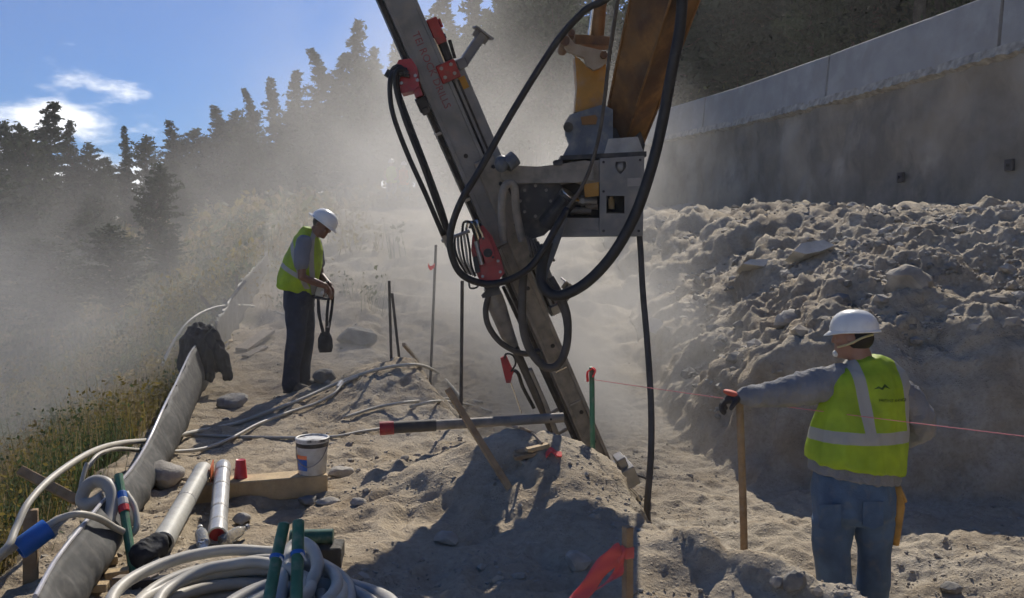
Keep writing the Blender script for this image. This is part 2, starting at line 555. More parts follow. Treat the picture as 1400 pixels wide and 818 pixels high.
D += .048 * bankm * (1 - np.abs(fbm(GX, GY, Z0 * 1.3, .62, 3, .5)) * 2) * (1 - .7 * cutm) - .012 * bankm
back = sst(10.5, 14, GY) * (dW_ < -.3) * sst(-.2, .5, sdist(GX, GY, FENCE))
D += .16 * back * (1 - np.abs(fbm(GX, GY, 0 * GX, 1.5, 4, .55)) * 2)
D -= .022 * bankm * fbm(GX, GY, Z0, .20, 3, .6, True) * (1 - .7 * cutm) * (.4 + sst(-.3, .3, fbm(GX + 7, GY, Z0, 1.1, 2)))
D += .028 * rough * fbm(GX, GY, Z0, .30, 3, .6)
D += .016 * bankm * near * fbm(GX, GY * 1.3, Z0 * 1.2, .11, 3, .7) * (1 - .7 * cutm)
cl = fbm(GX + 31, GY, Z0, .16, 3, .55, True)
D += .020 * rough * near * np.clip(np.where(bankm > .3, -cl * .8, cl), -.8, 1.5)
D += .007 * rough * near * fbm(GX, GY + 9, Z0, .055, 2)
# trampled footprints and drag marks on the bench
tr = pnoise(GX * 2.3, GY * 1.1, 0 * GX + 4.4)
D -= .035 * sst(.25, .5, tr) * (dC_ < -.2) * (GY < 16)
fr_ = np.random.default_rng(21)
for k in range(110):
    fx, fy = fr_.uniform(-2.3, .2), 3.3 + 6.5 * fr_.random() ** 1.3
    an = fr_.normal(1.2, .6); ca, sa = math.cos(an), math.sin(an)
    u_, v_ = (GX - fx) * ca + (GY - fy) * sa, -(GX - fx) * sa + (GY - fy) * ca
    e2 = (u_ / .15) ** 2 + (v_ / .055) ** 2
    D += np.where(e2 < 6, -.022 * np.exp(-e2 ** 2) + .010 * np.exp(-((np.sqrt(e2) - 1.35) / .35) ** 2), 0)
D *= np.where(dW_ > .1, .4, 1)
PX, PY, PZ = GX + NX * D, GY + NY * D, Z0 + NZ * D
nv_y, nv_x = GX.shape
idx = np.arange(nv_x * nv_y).reshape(nv_y, nv_x)
quads = np.stack([idx[:-1, :-1], idx[:-1, 1:], idx[1:, 1:], idx[1:, :-1]], -1).reshape(-1, 4)
TV = np.stack([PX, PY, PZ], -1).reshape(-1, 3)
gme = bpy.data.meshes.new('ground')
gme.vertices.add(len(TV)); gme.vertices.foreach_set('co', TV.ravel().astype(np.float32))
gme.loops.add(quads.size); gme.loops.foreach_set('vertex_index', quads.ravel().astype(np.int32))
gme.polygons.add(len(quads)); gme.polygons.foreach_set('loop_start', (np.arange(len(quads)) * 4).astype(np.int32))
gme.update(calc_edges=True)
gme.polygons.foreach_set('use_smooth', [True] * len(quads))
va = gme.attributes.new('veg', 'FLOAT', 'POINT'); va.data.foreach_set('value', masks(GX, GY).ravel().astype(np.float32))
va = gme.attributes.new('bench', 'FLOAT', 'POINT'); va.data.foreach_set('value', (1 - sst(-.9, .1, dC_ + .3 * fbm(GX, GY, 0 * GX, .9, 3))).ravel().astype(np.float32))

def soil_mat():
    m, n, b = nodemat('soil')
    L = n.links
    g = n.nodes.new('ShaderNodeNewGeometry')
    def noise(s, d, r_=.55):
        q = n.nodes.new('ShaderNodeTexNoise')
        q.inputs['Scale'].default_value = s; q.inputs['Detail'].default_value = d; q.inputs['Roughness'].default_value = r_
        L.new(g.outputs['Position'], q.inputs['Vector'])
        return q
    def ramp(src, stops):
        q = n.nodes.new('ShaderNodeValToRGB')
        q.color_ramp.elements[0].position = stops[0][0]; q.color_ramp.elements[0].color = (*stops[0][1], 1)
        q.color_ramp.elements[1].position = stops[-1][0]; q.color_ramp.elements[1].color = (*stops[-1][1], 1)
        for p, c in stops[1:-1]:
            e = q.color_ramp.elements.new(p); e.color = (*c, 1)
        L.new(src, q.inputs['Fac'])
        return q
    def mix(f, a, bb, t='MIX', fv=None):
        q = n.nodes.new('ShaderNodeMix'); q.data_type = 'RGBA'; q.blend_type = t
        if f is not None: L.new(f, q.inputs['Factor'])
        else: q.inputs['Factor'].default_value = fv
        L.new(a, q.inputs['A']); L.new(bb, q.inputs['B'])
        return q
    big = noise(.9, 5)
    base = ramp(big.outputs['Fac'], [(.3, (.33, .275, .205)), (.5, (.40, .345, .265)), (.7, (.45, .40, .325))])
    fine = noise(26, 6, .7)
    fr = ramp(fine.outputs['Fac'], [(.3, (.78, .765, .74)), (.5, (.98, .97, .95)), (.72, (1.12, 1.11, 1.09))])
    soil = mix(None, base.outputs['Color'], fr.outputs['Color'], 'MULTIPLY', 1.0)
    ab = n.nodes.new('ShaderNodeAttribute'); ab.attribute_name = 'bench'
    tan = n.nodes.new('ShaderNodeMix'); tan.data_type = 'RGBA'; tan.blend_type = 'MULTIPLY'
    L.new(ab.outputs['Fac'], tan.inputs['Factor']); L.new(soil.outputs['Result'], tan.inputs['A']); tan.inputs['B'].default_value = (1.0, .965, .915, 1)
    dark = noise(2.6, 4, .6)
    dk = ramp(dark.outputs['Fac'], [(.36, (.80, .77, .73)), (.5, (1, 1, 1)), (.9, (1, 1, 1))])
    soil = mix(None, tan.outputs['Result'], dk.outputs['Color'], 'MULTIPLY', 1.0)
    vor = n.nodes.new('ShaderNodeTexVoronoi'); vor.inputs['Scale'].default_value = 34
    L.new(g.outputs['Position'], vor.inputs['Vector'])
    peb = n.nodes.new('ShaderNodeMapRange'); peb.inputs['From Min'].default_value = .12; peb.inputs['From Max'].default_value = .34
    peb.inputs['To Min'].default_value = 1; peb.inputs['To Max'].default_value = 0
    L.new(vor.outputs['Distance'], peb.inputs['Value'])
    at_ = n.nodes.new('ShaderNodeAttribute'); at_.attribute_name = 'veg'
    vn = noise(1.7, 6, .65)
    vcol = ramp(vn.outputs['Fac'], [(.3, (.055, .065, .03)), (.5, (.13, .12, .06)), (.62, (.22, .18, .10)), (.75, (.10, .11, .045))])
    colr = mix(at_.outputs['Fac'], soil.outputs['Result'], vcol.outputs['Color'])
    L.new(colr.outputs['Result'], b.inputs['Base Color'])
    b.inputs['Roughness'].default_value = .95
    b.inputs['Specular IOR Level'].default_value = .15
    hsum = n.nodes.new('ShaderNodeMath'); hsum.operation = 'MULTIPLY_ADD'
    L.new(peb.outputs['Result'], hsum.inputs[0]); hsum.inputs[1].default_value = .35
    L.new(fine.outputs['Fac'], hsum.inputs[2])
    bp = n.nodes.new('ShaderNodeBump'); bp.inputs['Strength'].default_value = .75; bp.inputs['Distance'].default_value = .018
    mes = noise(7, 5, .6)
    h2 = n.nodes.new('ShaderNodeMath'); h2.operation = 'MULTIPLY_ADD'
    L.new(mes.outputs['Fac'], h2.inputs[0]); h2.inputs[1].default_value = 2.2
    L.new(hsum.outputs[0], h2.inputs[2])
    L.new(h2.outputs[0], bp.inputs['Height'])
    L.new(bp.outputs['Normal'], b.inputs['Normal'])
    return m
M['soil'] = soil_mat()
gme.materials.append(M['soil'])
ground = bpy.data.objects.new('ground', gme)
COL.objects.link(ground)
tag(ground, kind='structure')

def gzv(x, y):
    """ground height by bilinear lookup in the sheet"""
    x = np.atleast_1d(np.asarray(x, float)); y = np.atleast_1d(np.asarray(y, float))
    i = np.clip(np.searchsorted(gx, x) - 1, 0, len(gx) - 2); j = np.clip(np.searchsorted(gy, y) - 1, 0, len(gy) - 2)
    u = np.clip((x - gx[i]) / (gx[i + 1] - gx[i]), 0, 1); v = np.clip((y - gy[j]) / (gy[j + 1] - gy[j]), 0, 1)
    return (PZ[j, i] * (1 - u) + PZ[j, i + 1] * u) * (1 - v) + (PZ[j + 1, i] * (1 - u) + PZ[j + 1, i + 1] * u) * v
def gz(x, y): return float(gzv(x, y)[0])
def ghit(px, py):
    """ground point seen at a photo pixel"""
    Y = np.arange(2.4, 60, .01)
    d = CAM_H - (py - HOR) / FPX * Y - gzv((px - 700) / FPX * Y, Y)
    k = np.argmax(d < 0)
    if d[k] >= 0: k = 560
    p = at(px, py, float(Y[k])); p.z = gz(p.x, p.y)
    return p

# ---- stones: a handful of lumpy shapes shared by the scree and by the bigger rocks
def rock_shape(seed, sub=1, flat=.7, jag=.35):
    bm = bmesh.new()
    bmesh.ops.create_icosphere(bm, subdivisions=sub, radius=1.0)
    r_ = np.random.default_rng(seed)
    v = np.array([w.co for w in bm.verts])
    dirs = r_.normal(size=(9, 3)); dirs /= np.linalg.norm(dirs, axis=1)[:, None]
    for d_ in dirs:                         # shave facets off
        h_ = r_.uniform(.55, .9)
        t = v @ d_
        v = v - np.clip(t - h_, 0, None)[:, None] * d_[None] * .9
    v *= 1 + jag * .35 * r_.normal(size=(len(v), 1)) * .4
    v *= np.array([1, r_.uniform(.65, 1), flat * r_.uniform(.7, 1.1)])
    f = [[w.index for w in q.verts] for q in bm.faces]
    bm.free()
    return v, f
ROCKS1 = [rock_shape(100 + i, 1) for i in range(8)]
def scatter(name, pts, sizes, mat, seed, label, cat):
    r_ = np.random.default_rng(seed)
    V, Fc, off = [], [], 0
    for p, s in zip(pts, sizes):
        v, f = ROCKS1[r_.integers(8)]
        a, b_ = r_.uniform(0, 6.28), r_.uniform(-.5, .5)
        Rm = np.array(Matrix.Rotation(a, 3, 'Z') @ Matrix.Rotation(b_, 3, 'X'))
        V.append(v @ Rm.T * s + np.array(p) + np.array([0, 0, s * .02]))
        Fc += [[i + off for i in q] for q in f]
        off += len(v)
    o = mk(name, np.concatenate(V), Fc, mat, origin=(0, 0, 0))
    return tag(o, label, cat, kind='stuff')
_n = 40000
yy = 3.2 + 14 * rng.random(_n) ** 1.7
xx = rng.uniform(-.62, .62, _n) * yy
db = sdist(xx, yy, BANK)
cl_ = fbm(xx, yy, 0 * xx, .8, 3)
keep = (sdist(xx, yy, FENCE) > .1) & (sdist(xx, yy, WALL) < -.5) & ~((yy < 8.2) & (db > -.1) & (db < .45))
keep &= (cl_ + .35 * rng.random(_n) > np.where(db > .2, .05, .22))
xx, yy, db = xx[keep][:6500], yy[keep][:6500], db[keep][:6500]
sz = np.minimum((rng.pareto(2.4, len(xx)) + 1) * np.where(db > .3, .012, .007), np.where(db > .3, .085, .04))
pts = np.stack([xx, yy, gzv(xx, yy)], -1)
scatter('gravel', pts, sz, M['clod'], 5, 'loose grey stones and clods scattered over the excavated dirt', 'gravel')

_n = 12000
yy = 5.5 + 12 * rng.random(_n) ** 1.3; xx = rng.uniform(.05, .62, _n) * yy
db = sdist(xx, yy, BANK)
keep = (db > .25) & (db < 4.5) & (sdist(xx, yy, WALL) < -.6) & (fbm(xx + 3, yy, 0 * xx, .9, 2) > -.05) & ~((yy < 8.4) & (db < .75))
xx, yy = xx[keep][:2200], yy[keep][:2200]
sz = np.minimum((rng.pareto(2.3, len(xx)) + 1) * .022, .12)
pts = np.stack([xx, yy, gzv(xx, yy)], -1)
for q, (mt, lab) in enumerate((('rock', 'grey angular stones bedded in the rubble bank'), ('clod', 'earthy clods bedded in the rubble bank'), ('rock_dark', 'dark angular stones bedded in the rubble bank'))):
    scatter('rubble', pts[q::3], sz[q::3], M[mt], 50 + q, lab, 'rubble')

# ---- retaining wall: rough shotcrete face, concrete barrier panels on top
def poly_at(poly, s):
    for i in range(len(poly) - 1):
        a, b = Vector((*poly[i], 0)), Vector((*poly[i + 1], 0))
        l = (b - a).length
        if s <= l or i == len(poly) - 2:
            return a + (b - a) * (s / l), (b - a).normalized()
        s -= l
WS = catmull([Vector((*p, 0)) for p in WALL], 8)
WALLS = [(p.x, p.y) for p in WS]
wlen = sum((WS[i + 1] - WS[i]).length for i in range(len(WS) - 1))
def wall_s_of_y(y):
    s = 0
    for i in range(len(WS) - 1):
        if WS[i + 1].y >= y:
            t = (y - WS[i].y) / (WS[i + 1].y - WS[i].y)
            return s + t * (WS[i + 1] - WS[i]).length
        s += (WS[i + 1] - WS[i]).length
    return s
def topz(y): return float(np.interp(y, [0, 15, 21, 29, 44, 60], [5.95, 6.0, 6.08, 6.42, 6.6, 7.0]))
# lower face
V, Fc = [], []
ns, nz_ = 520, 26
for i in range(ns):
    p, t = poly_at(WALLS, i / (ns - 1) * min(wlen, 62))
    nrm = Vector((t.y, -t.x, 0))                    # to the right of travel
    zt, zb = topz(p.y) - 1.02, 1.2
    for j in range(nz_):
        f_ = j / (nz_ - 1)
        q = p - nrm * (.06 + .10 * (1 - f_)) 
        V.append((q.x, q.y, zb + (zt - zb) * f_))
V = np.array(V)
d_ = .10 * fbm(V[:, 0], V[:, 1], V[:, 2], .9, 4) + .03 * fbm(V[:, 0], V[:, 1], V[:, 2], .22, 2)
V[:, 0] -= d_
V2 = V.copy(); V2[:, 0] += .75
Fc = []
for i in range(ns - 1):
    for j in range(nz_ - 1):
        a = i * nz_ + j
        Fc.append((a, a + nz_, a + nz_ + 1, a + 1))
b0 = len(V)
for i in range(ns - 1):
    a = i * nz_ + nz_ - 1
    Fc.append((a, a + nz_, b0 + a + nz_, b0 + a))
wall = mk('retaining_wall', np.concatenate([V, V2]), Fc, M['shotcrete'], smooth=True, origin=(8.5, 15, 1.2))
tag(wall, 'tall rough shotcrete retaining wall in shade below the concrete barrier', 'wall')
for (px, py, Y) in ((1360, 226, 15.0), (1236, 243, 18.0)):
    yw = Y
    s0 = wall_s_of_y(yw); p, t = poly_at(WALLS, s0); nrm = Vector((t.y, -t.x, 0))
    c = p - nrm * .17; c.z = CAM_H - (py - HOR) / FPX * yw
    A = Matrix((t, nrm, Vector((0, 0, 1)))).transposed()
    mb = MB(); mb.box(c + nrm * .03, (.2, .06, .2), A, .01); mb.cyl(c, c - nrm * .05, .025, 8)
    mb.build('nail_plate', M['joint'], wall)
# crumbly ledge of broken concrete at the barrier's foot
V, Fc = [], []
ns2 = 700
for i in range(ns2):
    p, t = poly_at(WALLS, i / (ns2 - 1) * min(wlen, 60))
    nrm = Vector((t.y, -t.x, 0))
    zt = topz(p.y) - 1.0
    w = .04 + .05 * abs(math.sin(i * .11)) + .025 * random.random()
    h = .03 + .04 * random.random()
    for (a, b) in ((.10, -.30), (-.10 - w, -.14 - .05 * random.random()), (-.06 - w * .8, h * .3), (.10, h)):
        q = p + nrm * a
        V.append((q.x, q.y, zt + b))
for i in range(ns2 - 1):
    for j in range(3):
        a = i * 4 + j
        Fc.append((a, a + 4, a + 5, a + 1))
mk('ledge', V, Fc, M['ledge'], wall)
# barrier: one panel between each pair of joints
jy = [1.0, 6.2, 10.6, 15.3, 20.9, 28.8, 34.5, 40.5, 46.5, 53.0, 60.0]
bar = empty('concrete_barrier', (8.5, 15.3, 5.0))
tag(bar, 'pale grey concrete barrier wall running along the top of the retaining wall', 'barrier')
for k in range(len(jy) - 1):
    s0, s1 = wall_s_of_y(jy[k]) + .045, wall_s_of_y(jy[k + 1]) - .045
    V, Fc = [], []
    n_ = 9
    for i in range(n_):
        p, t = poly_at(WALLS, s0 + (s1 - s0) * i / (n_ - 1))
        nrm = Vector((t.y, -t.x, 0))
        zt = topz(p.y)
        for (a, b) in ((-.12, -1.06), (-.02, -.02), (0.0, 0.0), (.16, 0.0), (.18, -.02), (.30, -1.06)):
            q = p + nrm * a
            V.append((q.x, q.y, zt + b))
    for i in range(n_ - 1):
        for j in range(5):
            a = i * 6 + j
            Fc.append((a, a + 6, a + 7, a + 1))
    Fc.append((0, 1, 2, 3, 4, 5)); Fc.append(tuple((n_ - 1) * 6 + j for j in (5, 4, 3, 2, 1, 0)))
    mk('barrier_panel', V, Fc, M['concrete'], bar)
    p, t = poly_at(WALLS, wall_s_of_y(jy[k + 1]))
    nrm = Vector((t.y, -t.x, 0))
    mb = MB()
    A = Matrix((t, nrm, Vector((0, 0, 1)))).transposed()
    mb.box(p + nrm * .09 + Vector((0, 0, topz(p.y) - .54)), (.16, .17, .98), A)
    mb.build('joint', M['joint'], bar)

# ---- trees
def tree_mesh(seed, H, spread, kind):
    """trunk (with limbs) and a crown of short needle sprays, height H"""
    r_ = random.Random(seed)
    tv = MB()
    bend = [Vector((r_.uniform(-.12, .12) * k, r_.uniform(-.12, .12) * k, H * k / 5)) for k in range(6)]
    tv.tube(bend, lambda t: .017 * H * (1 - t) + .02, sides=7, sub=3)
    def axis_at(t):
        k = min(4, int(t * 5)); f = t * 5 - k
        return bend[k].lerp(bend[k + 1], f)
    V, Fc = [], []
    base = .14 if kind == 0 else .22
    nb = int(150 * (1.0 if kind == 0 else .8))
    for i in range(nb):
        t = base + (1 - base) * (i / nb) ** .9
        o = axis_at(t)
        if kind == 0:
            ln = spread * (1 - t) ** .85 * r_.choice((.35, .6, .8, .95, 1.15)) * r_.uniform(.85, 1.1) + .10
        else:
            ln = spread * math.sin(math.pi * min(1, (t - base) / (1 - base) * .85 + .15)) ** .7 * r_.uniform(.35, 1.1) + .12
        az = i * 2.399 + r_.uniform(-.4, .4)
        el_ = r_.uniform(-.35, .35) if kind == 0 else r_.uniform(-.15, .55)
        d = Vector((math.cos(az) * math.cos(el_), math.sin(az) * math.cos(el_), math.sin(el_)))
        tip = o + d * ln + Vector((0, 0, .08 * ln))
        if ln > .5 and i % 2 == 0:
            tv.tube([o, o + d * ln * .5 + Vector((0, 0, -.05 * ln)), tip], lambda q: .022 * (1 - q) + .006, sides=4, sub=2)
        m = max(6, int(ln * (26 if kind == 0 else 22)))
        for j in range(m):
            u = (j + r_.random()) / m
            c = o.lerp(tip, .15 + .85 * u) + Vector((r_.gauss(0, .08), r_.gauss(0, .08), r_.gauss(0, .05))) * (1 + ln * .3)
            for q in range(2):
                a = Vector((r_.gauss(0, 1), r_.gauss(0, 1), r_.gauss(0, .5))).normalized()
                a = (a + d * .7).normalized()
                b = a.cross(Vector((r_.gauss(0, 1), r_.gauss(0, 1), r_.gauss(0, 1)))).normalized()
                s1, s2 = r_.uniform(.12, .32), r_.uniform(.04, .10)
                k = len(V)
                V += [c - a * s1 * .4, c + b * s2 + a * s1 * .2, c + a * s1, c - b * s2 + a * s1 * .2]
                Fc.append((k, k + 1, k + 2, k + 3))
    return (tv.v, tv.f), (V, Fc)
def leafmat(name, col, var, tr=.2):
    m = pmat(name, col, .75, 0, var=var, vscale=1.1, spec=.2, trans=tr)
    return m
M['bark'] = pmat('bark', (.10, .075, .055), .9, 0, var=.4, vscale=8, bump=.4)
M['needles'] = leafmat('needles', (.036, .055, .032), .5)
M['leaves'] = leafmat('leaves', (.055, .075, .036), .5)
TREES = []
for i, (kind, spread) in enumerate(((0, 2.2), (0, 1.8), (0, 2.6), (1, 2.4), (1, 2.8))):
    a, b = tree_mesh(40 + i, 10.0, spread, kind)
    m1 = bpy.data.meshes.new('trunk'); m1.from_pydata([tuple(p) for p in a[0]], [], a[1]); m1.materials.append(M['bark'])
    m2 = bpy.data.meshes.new('crown'); m2.from_pydata([tuple(p) for p in b[0]], [], b[1]); m2.materials.append(M['needles' if kind == 0 else 'leaves'])
    TREES.append((m1, m2, kind))
def tree(name, x, y, zt, var, label, group=None, zb=None):
    zb = gz(x, y) - .15 if zb is None else zb
    h = max(1.0, zt - zb)
    m1, m2, kind = TREES[var]
    e = bpy.data.objects.new(name, None); COL.objects.link(e)
    e.location = (x, y, zb)
    s = h / 10.0
    w = s * random.uniform(.72, 1.2) 
    e.scale = (w, w, s)
    e.rotation_euler = (0, 0, random.uniform(0, 6.28))
    for nm, me in (('trunk', m1), ('crown', m2)):
        o = bpy.data.objects.new(nm, me); COL.objects.link(o); o.parent = e
    tag(e, label, 'tree', group)
    return e
# skyline, one by one: pixel of the top and distance
sky_list = [
    (3, 168, 34, 3, 'bushy dark tree cut by the left picture edge below the cloud'),
    (34, 172, 31, 3, 'rounded leafy tree in front of the white cloud, second on the skyline'),
    (64, 137, 33, 0, 'tallest conifer of the clump against the white cloud'),
    (96, 166, 35, 0, 'conifer with a thin pointed top against the white cloud'),
    (124, 196, 36, 4, 'low leafy tree under the white cloud beside the gap in the treeline'),
    (174, 173, 38, 1, 'slim layered conifer standing alone before the white cloud'),
    (204, 186, 42, 3, 'leafy tree at the end of the white cloud'),
    (238, 166, 46, 0, 'conifer whose top just meets the tip of the white cloud'),
    (262, 178, 47, 4, 'broad leafy tree on the skyline right of the cloud tip'),
    (296, 146, 48, 2, 'wide conifer where the skyline begins to climb'),
    (322, 150, 52, 3, 'rounded tree low on the climbing skyline'),
    (341, 120, 50, 0, 'pointed conifer a third of the way up the climbing skyline'),
    (378, 107, 52, 1, 'slender conifer above the worker with the remote control'),
    (402, 98, 54, 1, 'slim conifer beside the taller spires on the climbing skyline'),
    (434, 64, 55, 0, 'tall spire conifer above the helmet of the standing worker'),
    (462, 78, 57, 2, 'wide conifer between two taller spires of the skyline'),
    (491, 32, 56, 0, 'tallest spire conifer next to the drill mast'),
    (516, 66, 60, 1, 'narrow conifer partly behind the black hoses of the mast'),
    (548, 52, 62, 2, 'hazy conifer directly behind the drill mast'),
    (598, -12, 60, 0, 'hazy tall conifer rising at the right side of the drill mast'),
    (640, -40, 58, 2, 'dust-veiled conifer between the mast and the big black hose'),
]
for px, py, Y, var, lab in sky_list:
    p = at(px, py, Y)
    tree('conifer_tree' if TREES[var][2] == 0 else 'leafy_tree', p.x, p.y, p.z, var, lab)
# woods under the skyline and on the slope above the wall
rt = random.Random(3)
def spots(n, pxr, Yr, mind):
    got = []
    tries = 0
    while len(got) < n and tries < 4000:
        tries += 1
        Y = rt.uniform(*Yr); px = rt.uniform(*pxr)
        p = at(px, 0, Y)
        if all((p.x - a) ** 2 + (p.y - b) ** 2 > mind ** 2 for a, b in got):
            got.append((p.x, p.y))
    return got
for x, y in spots(26, (-30, 260), (24, 46), 2.0):
    zt = CAM_H + (335 - rt.uniform(215, 270)) / FPX * y
    tree('leafy_tree', x, y, zt, rt.choice((3, 4, 3, 4)), 'low tree on the dusty valley side below the cloud', 'low trees on the valley side')
for x, y in spots(22, (-40, 235), (18, 29), 1.6):
    zt = CAM_H + (335 - rt.uniform(275, 390)) / FPX * y
    if zt - gz(x, y) < 1.0 or zt - gz(x, y) > 2.6: continue
    e = tree('shrub', x, y, zt, rt.choice((3, 4)), 'bushy shrub half lost in dust on the valley side', 'shrubs on the valley side')
    e.scale = (e.scale[2] * 1.5, e.scale[2] * 1.5, e.scale[2]); e['category'] = 'shrub'
for x, y in spots(60, (225, 760), (36, 62), 1.9):
    px = 700 + x / y * FPX
    top = np.interp(px, [235, 340, 440, 500, 600, 720], [185, 140, 95, 70, 20, -60])
    zt = CAM_H + (335 - (top + rt.uniform(15, 95))) / FPX * y
    tree('conifer_tree', x, y, zt, rt.choice((0, 3, 2, 4, 3)), 'hazy tree in the woods under the climbing skyline', 'woods under the climbing skyline')
for x, y in spots(150, (570, 1480), (24, 74), 2.1):
    if sdist(np.array([x]), np.array([y]), WALL)[0] < 2.6: continue
    z = gz(x, y)
    tree('conifer_tree', x, y, z + rt.uniform(6, 13), rt.choice((0, 1, 2, 2, 4)), 'dark tree on the steep forest slope above the concrete barrier', 'forest slope above the barrier')

# ---- brush on the slope above the wall and down the valley side (too dense to count)
def brush(name, xy, label, cols, hrange, seed):
    r_ = np.random.default_rng(seed)
    x, y = xy
    n = len(x)
    z = gzv(x, y)
    h = r_.uniform(*hrange, n) * (1 + .6 * np.clip(fbm(x, y, 0 * x, 2.5, 2), 0, None))
    w = h * r_.uniform(.35, .8, n)
    c = np.clip(r_.normal(0, .6, n) + len(cols) * (.5 + .6 * pnoise(x * .4, y * .4, 0 * x + 1)), 0, len(cols) - 1).astype(int)
    nl_ = np.where(y < 7, 60, np.where(y < 16, 44, np.where(y < 26, 26, 11)))
    ls = np.where(y < 7, .014, np.where(y < 10, .020, np.where(y < 16, .030, np.where(y < 26, .055, .14))))
    ii = np.repeat(np.arange(n), nl_)
    m = len(ii)
    st = r_.random(m) < .34
    X, Y, Z, Hh, W = x[ii], y[ii], z[ii], h[ii], w[ii]
    # leaves
    a = ii[~st]; k = len(a)
    P = np.stack([x[a] + r_.normal(0, 1, k) * w[a] * .4, y[a] + r_.normal(0, 1, k) * w[a] * .4, z[a] + h[a] * r_.uniform(.05, 1, k)], -1)
    A = r_.normal(size=(k, 3)); A /= np.linalg.norm(A, axis=1)[:, None]
    B = np.cross(A, r_.normal(size=(k, 3))); B /= np.linalg.norm(B, axis=1)[:, None] + 1e-6
    s_ = (ls[a] * r_.uniform(.6, 1.6, k))[:, None]
    VL = np.stack([P - A * s_, P + B * s_ * .5, P + A * s_, P - B * s_ * .5], 1).reshape(-1, 3)
    # stalks
    b = ii[st]; q = len(b)
    an = r_.uniform(0, 6.28, q)
    P0 = np.stack([x[b] + r_.normal(0, 1, q) * w[b] * .4, y[b] + r_.normal(0, 1, q) * w[b] * .4, z[b] - .03], -1)
    hh = h[b]
    T = P0 + np.stack([np.cos(an) * hh * .35, np.sin(an) * hh * .35, hh * r_.uniform(.7, 1.25, q)], -1)
    E = np.stack([np.sin(an), -np.cos(an), 0 * an], -1) * np.where(y[b] < 16, .004, .014)[:, None]
    VS = np.stack([P0 - E, P0 + E, T], 1).reshape(-1, 3)
    F = [tuple(r) for r in np.arange(k * 4).reshape(-1, 4).tolist()] + [tuple(r) for r in (np.arange(q * 3).reshape(-1, 3) + k * 4).tolist()]
    ci = np.concatenate([c[a], np.where(r_.random(q) < .8, c[b], len(cols) - 1)]).astype(np.int32)
    o = mk(name, np.concatenate([VL, VS]), F, None, origin=(0, 0, 0))
    for m_ in cols: o.data.materials.append(m_)
    o.data.polygons.foreach_set('material_index', ci)
    return tag(o, label, 'undergrowth', kind='stuff')
BR = [leafmat('brush_green', (.095, .125, .045), .4, .45), leafmat('brush_dull', (.12, .13, .065), .4, .45), leafmat('brush_dark', (.06, .085, .035), .4, .45), leafmat('brush_yellow', (.21, .165, .045), .4, .45), leafmat('brush_straw', (.26, .20, .11), .35, .45)]
_n = 9000
y = 3.0 + 42 * rng.random(_n) ** 1.6; x = -1.6 - rng.random(_n) * (.68 * y - .6)
k = sdist(x, y, FENCE) < -.12
brush('undergrowth', (x[k][:5200], y[k][:5200]), 'dusty green and straw coloured brush covering the valley side below the fence', BR, (.18, .42), 11)
_n = 9000
y = rng.uniform(12, 70, _n); x = rng.uniform(0, 46, _n)
k = (np.abs(x) < .72 * y) & (sdist(x, y, WALL) > 2.2)
brush('undergrowth', (x[k][:4600], y[k][:4600]), 'dark brush filling the forest floor above the concrete barrier', [BR[2], BR[2], BR[1], BR[0]], (.8, 2.2), 12)
_n = 5000
y = rng.uniform(12, 62, _n); x = rng.uniform(-24, 3, _n)
k = (sdist(x, y, WALL) < -1) & ((y > 30) | (sdist(x, y, FENCE) < 1.2 + 1.5 * rng.random(_n) - 3.2 * (y < 13)))
brush('undergrowth', (x[k][:2600], y[k][:2600]), 'straw and rust coloured scrub on the far slope in the dust', [BR[4], BR[3], BR[1], BR[4]], (.25, .75), 13)

# ================================================================== DRILL RIG ON THE EXCAVATOR ARM
rig = empty('drill_rig', (0.8, 7.0, -.45))
tag(rig, 'excavator arm carrying a tilted grey drill mast with red drill head and black hoses', 'drill rig')
MT, MBt = at(549, 0, 5.85), at(833, 655, 6.85)      # mast centre line: picture top, foot
mu = (MBt - MT).normalized()
ML = (MBt - MT).length
mw = (Vector((1, 0, 0)) - mu * mu.x).normalized()
mw = Matrix.Rotation(R(-14), 3, mu) @ mw            # turned so that the near flank shows
mn = mu.cross(mw).normalized()
if mn.y < 0: mn = -mn                               # points away from the camera
MA = Matrix((mw, mn, mu)).transposed()
def mp_(s, w, n): return MT + mu * s + mw * w + mn * n
_ss = np.linspace(-2.2, ML + .5, 800)
_py = np.array([HOR + (CAM_H - (MT + mu * s).z) / (MT + mu * s).y * FPX for s in _ss])
def s_of(py): return float(np.interp(py, _py, _ss))
def mbox(mb, s0, s1, w0, w1, n0, n1, bev=.006):
    return mb.box(mp_((s0 + s1) / 2, (w0 + w1) / 2, (n0 + n1) / 2), (w1 - w0, n1 - n0, s1 - s0), MA, bev)
S = s_of
# mast beam with lips, side rail, groove strip
mb = MB(); mbox(mb, -2.0, S(330), -.115, .085, -.06, .16)
mbox(mb, -2.0, S(330), -.115, -.085, -.072, -.056, .002); mbox(mb, -2.0, S(330), .060, .085, -.072, -.056, .002)
mast = mb.build('mast', M['mast'], rig)
mb = MB(); mbox(mb, S(330), ML + .02, -.085, .062, -.055, .13); mbox(mb, S(330) + .01, ML, .036, .062, -.075, -.052, .003); mbox(mb, S(330) + .01, ML, -.085, -.060, -.07, -.052, .003)
mb.build('lower_mast', M['mast_dusty'], rig)
mb = MB(); mbox(mb, -2.0, S(330), -.150, -.118, -.02, .09, .004); mbox(mb, S(330), ML - .05, -.128, -.098, -.02, .07, .004)
mb.build('feed_rail', M['dark_steel'], rig)
mb = MB(); mbox(mb, S(108), S(432), .102, .205, -.03, .10)
strip = mb.build('slide_beam', M['mast'], rig)
mb = MB(); mbox(mb, S(120), S(425), .125, .140, -.040, -.028, .002)
mb.build('groove_lip', M['dark_steel'], strip)
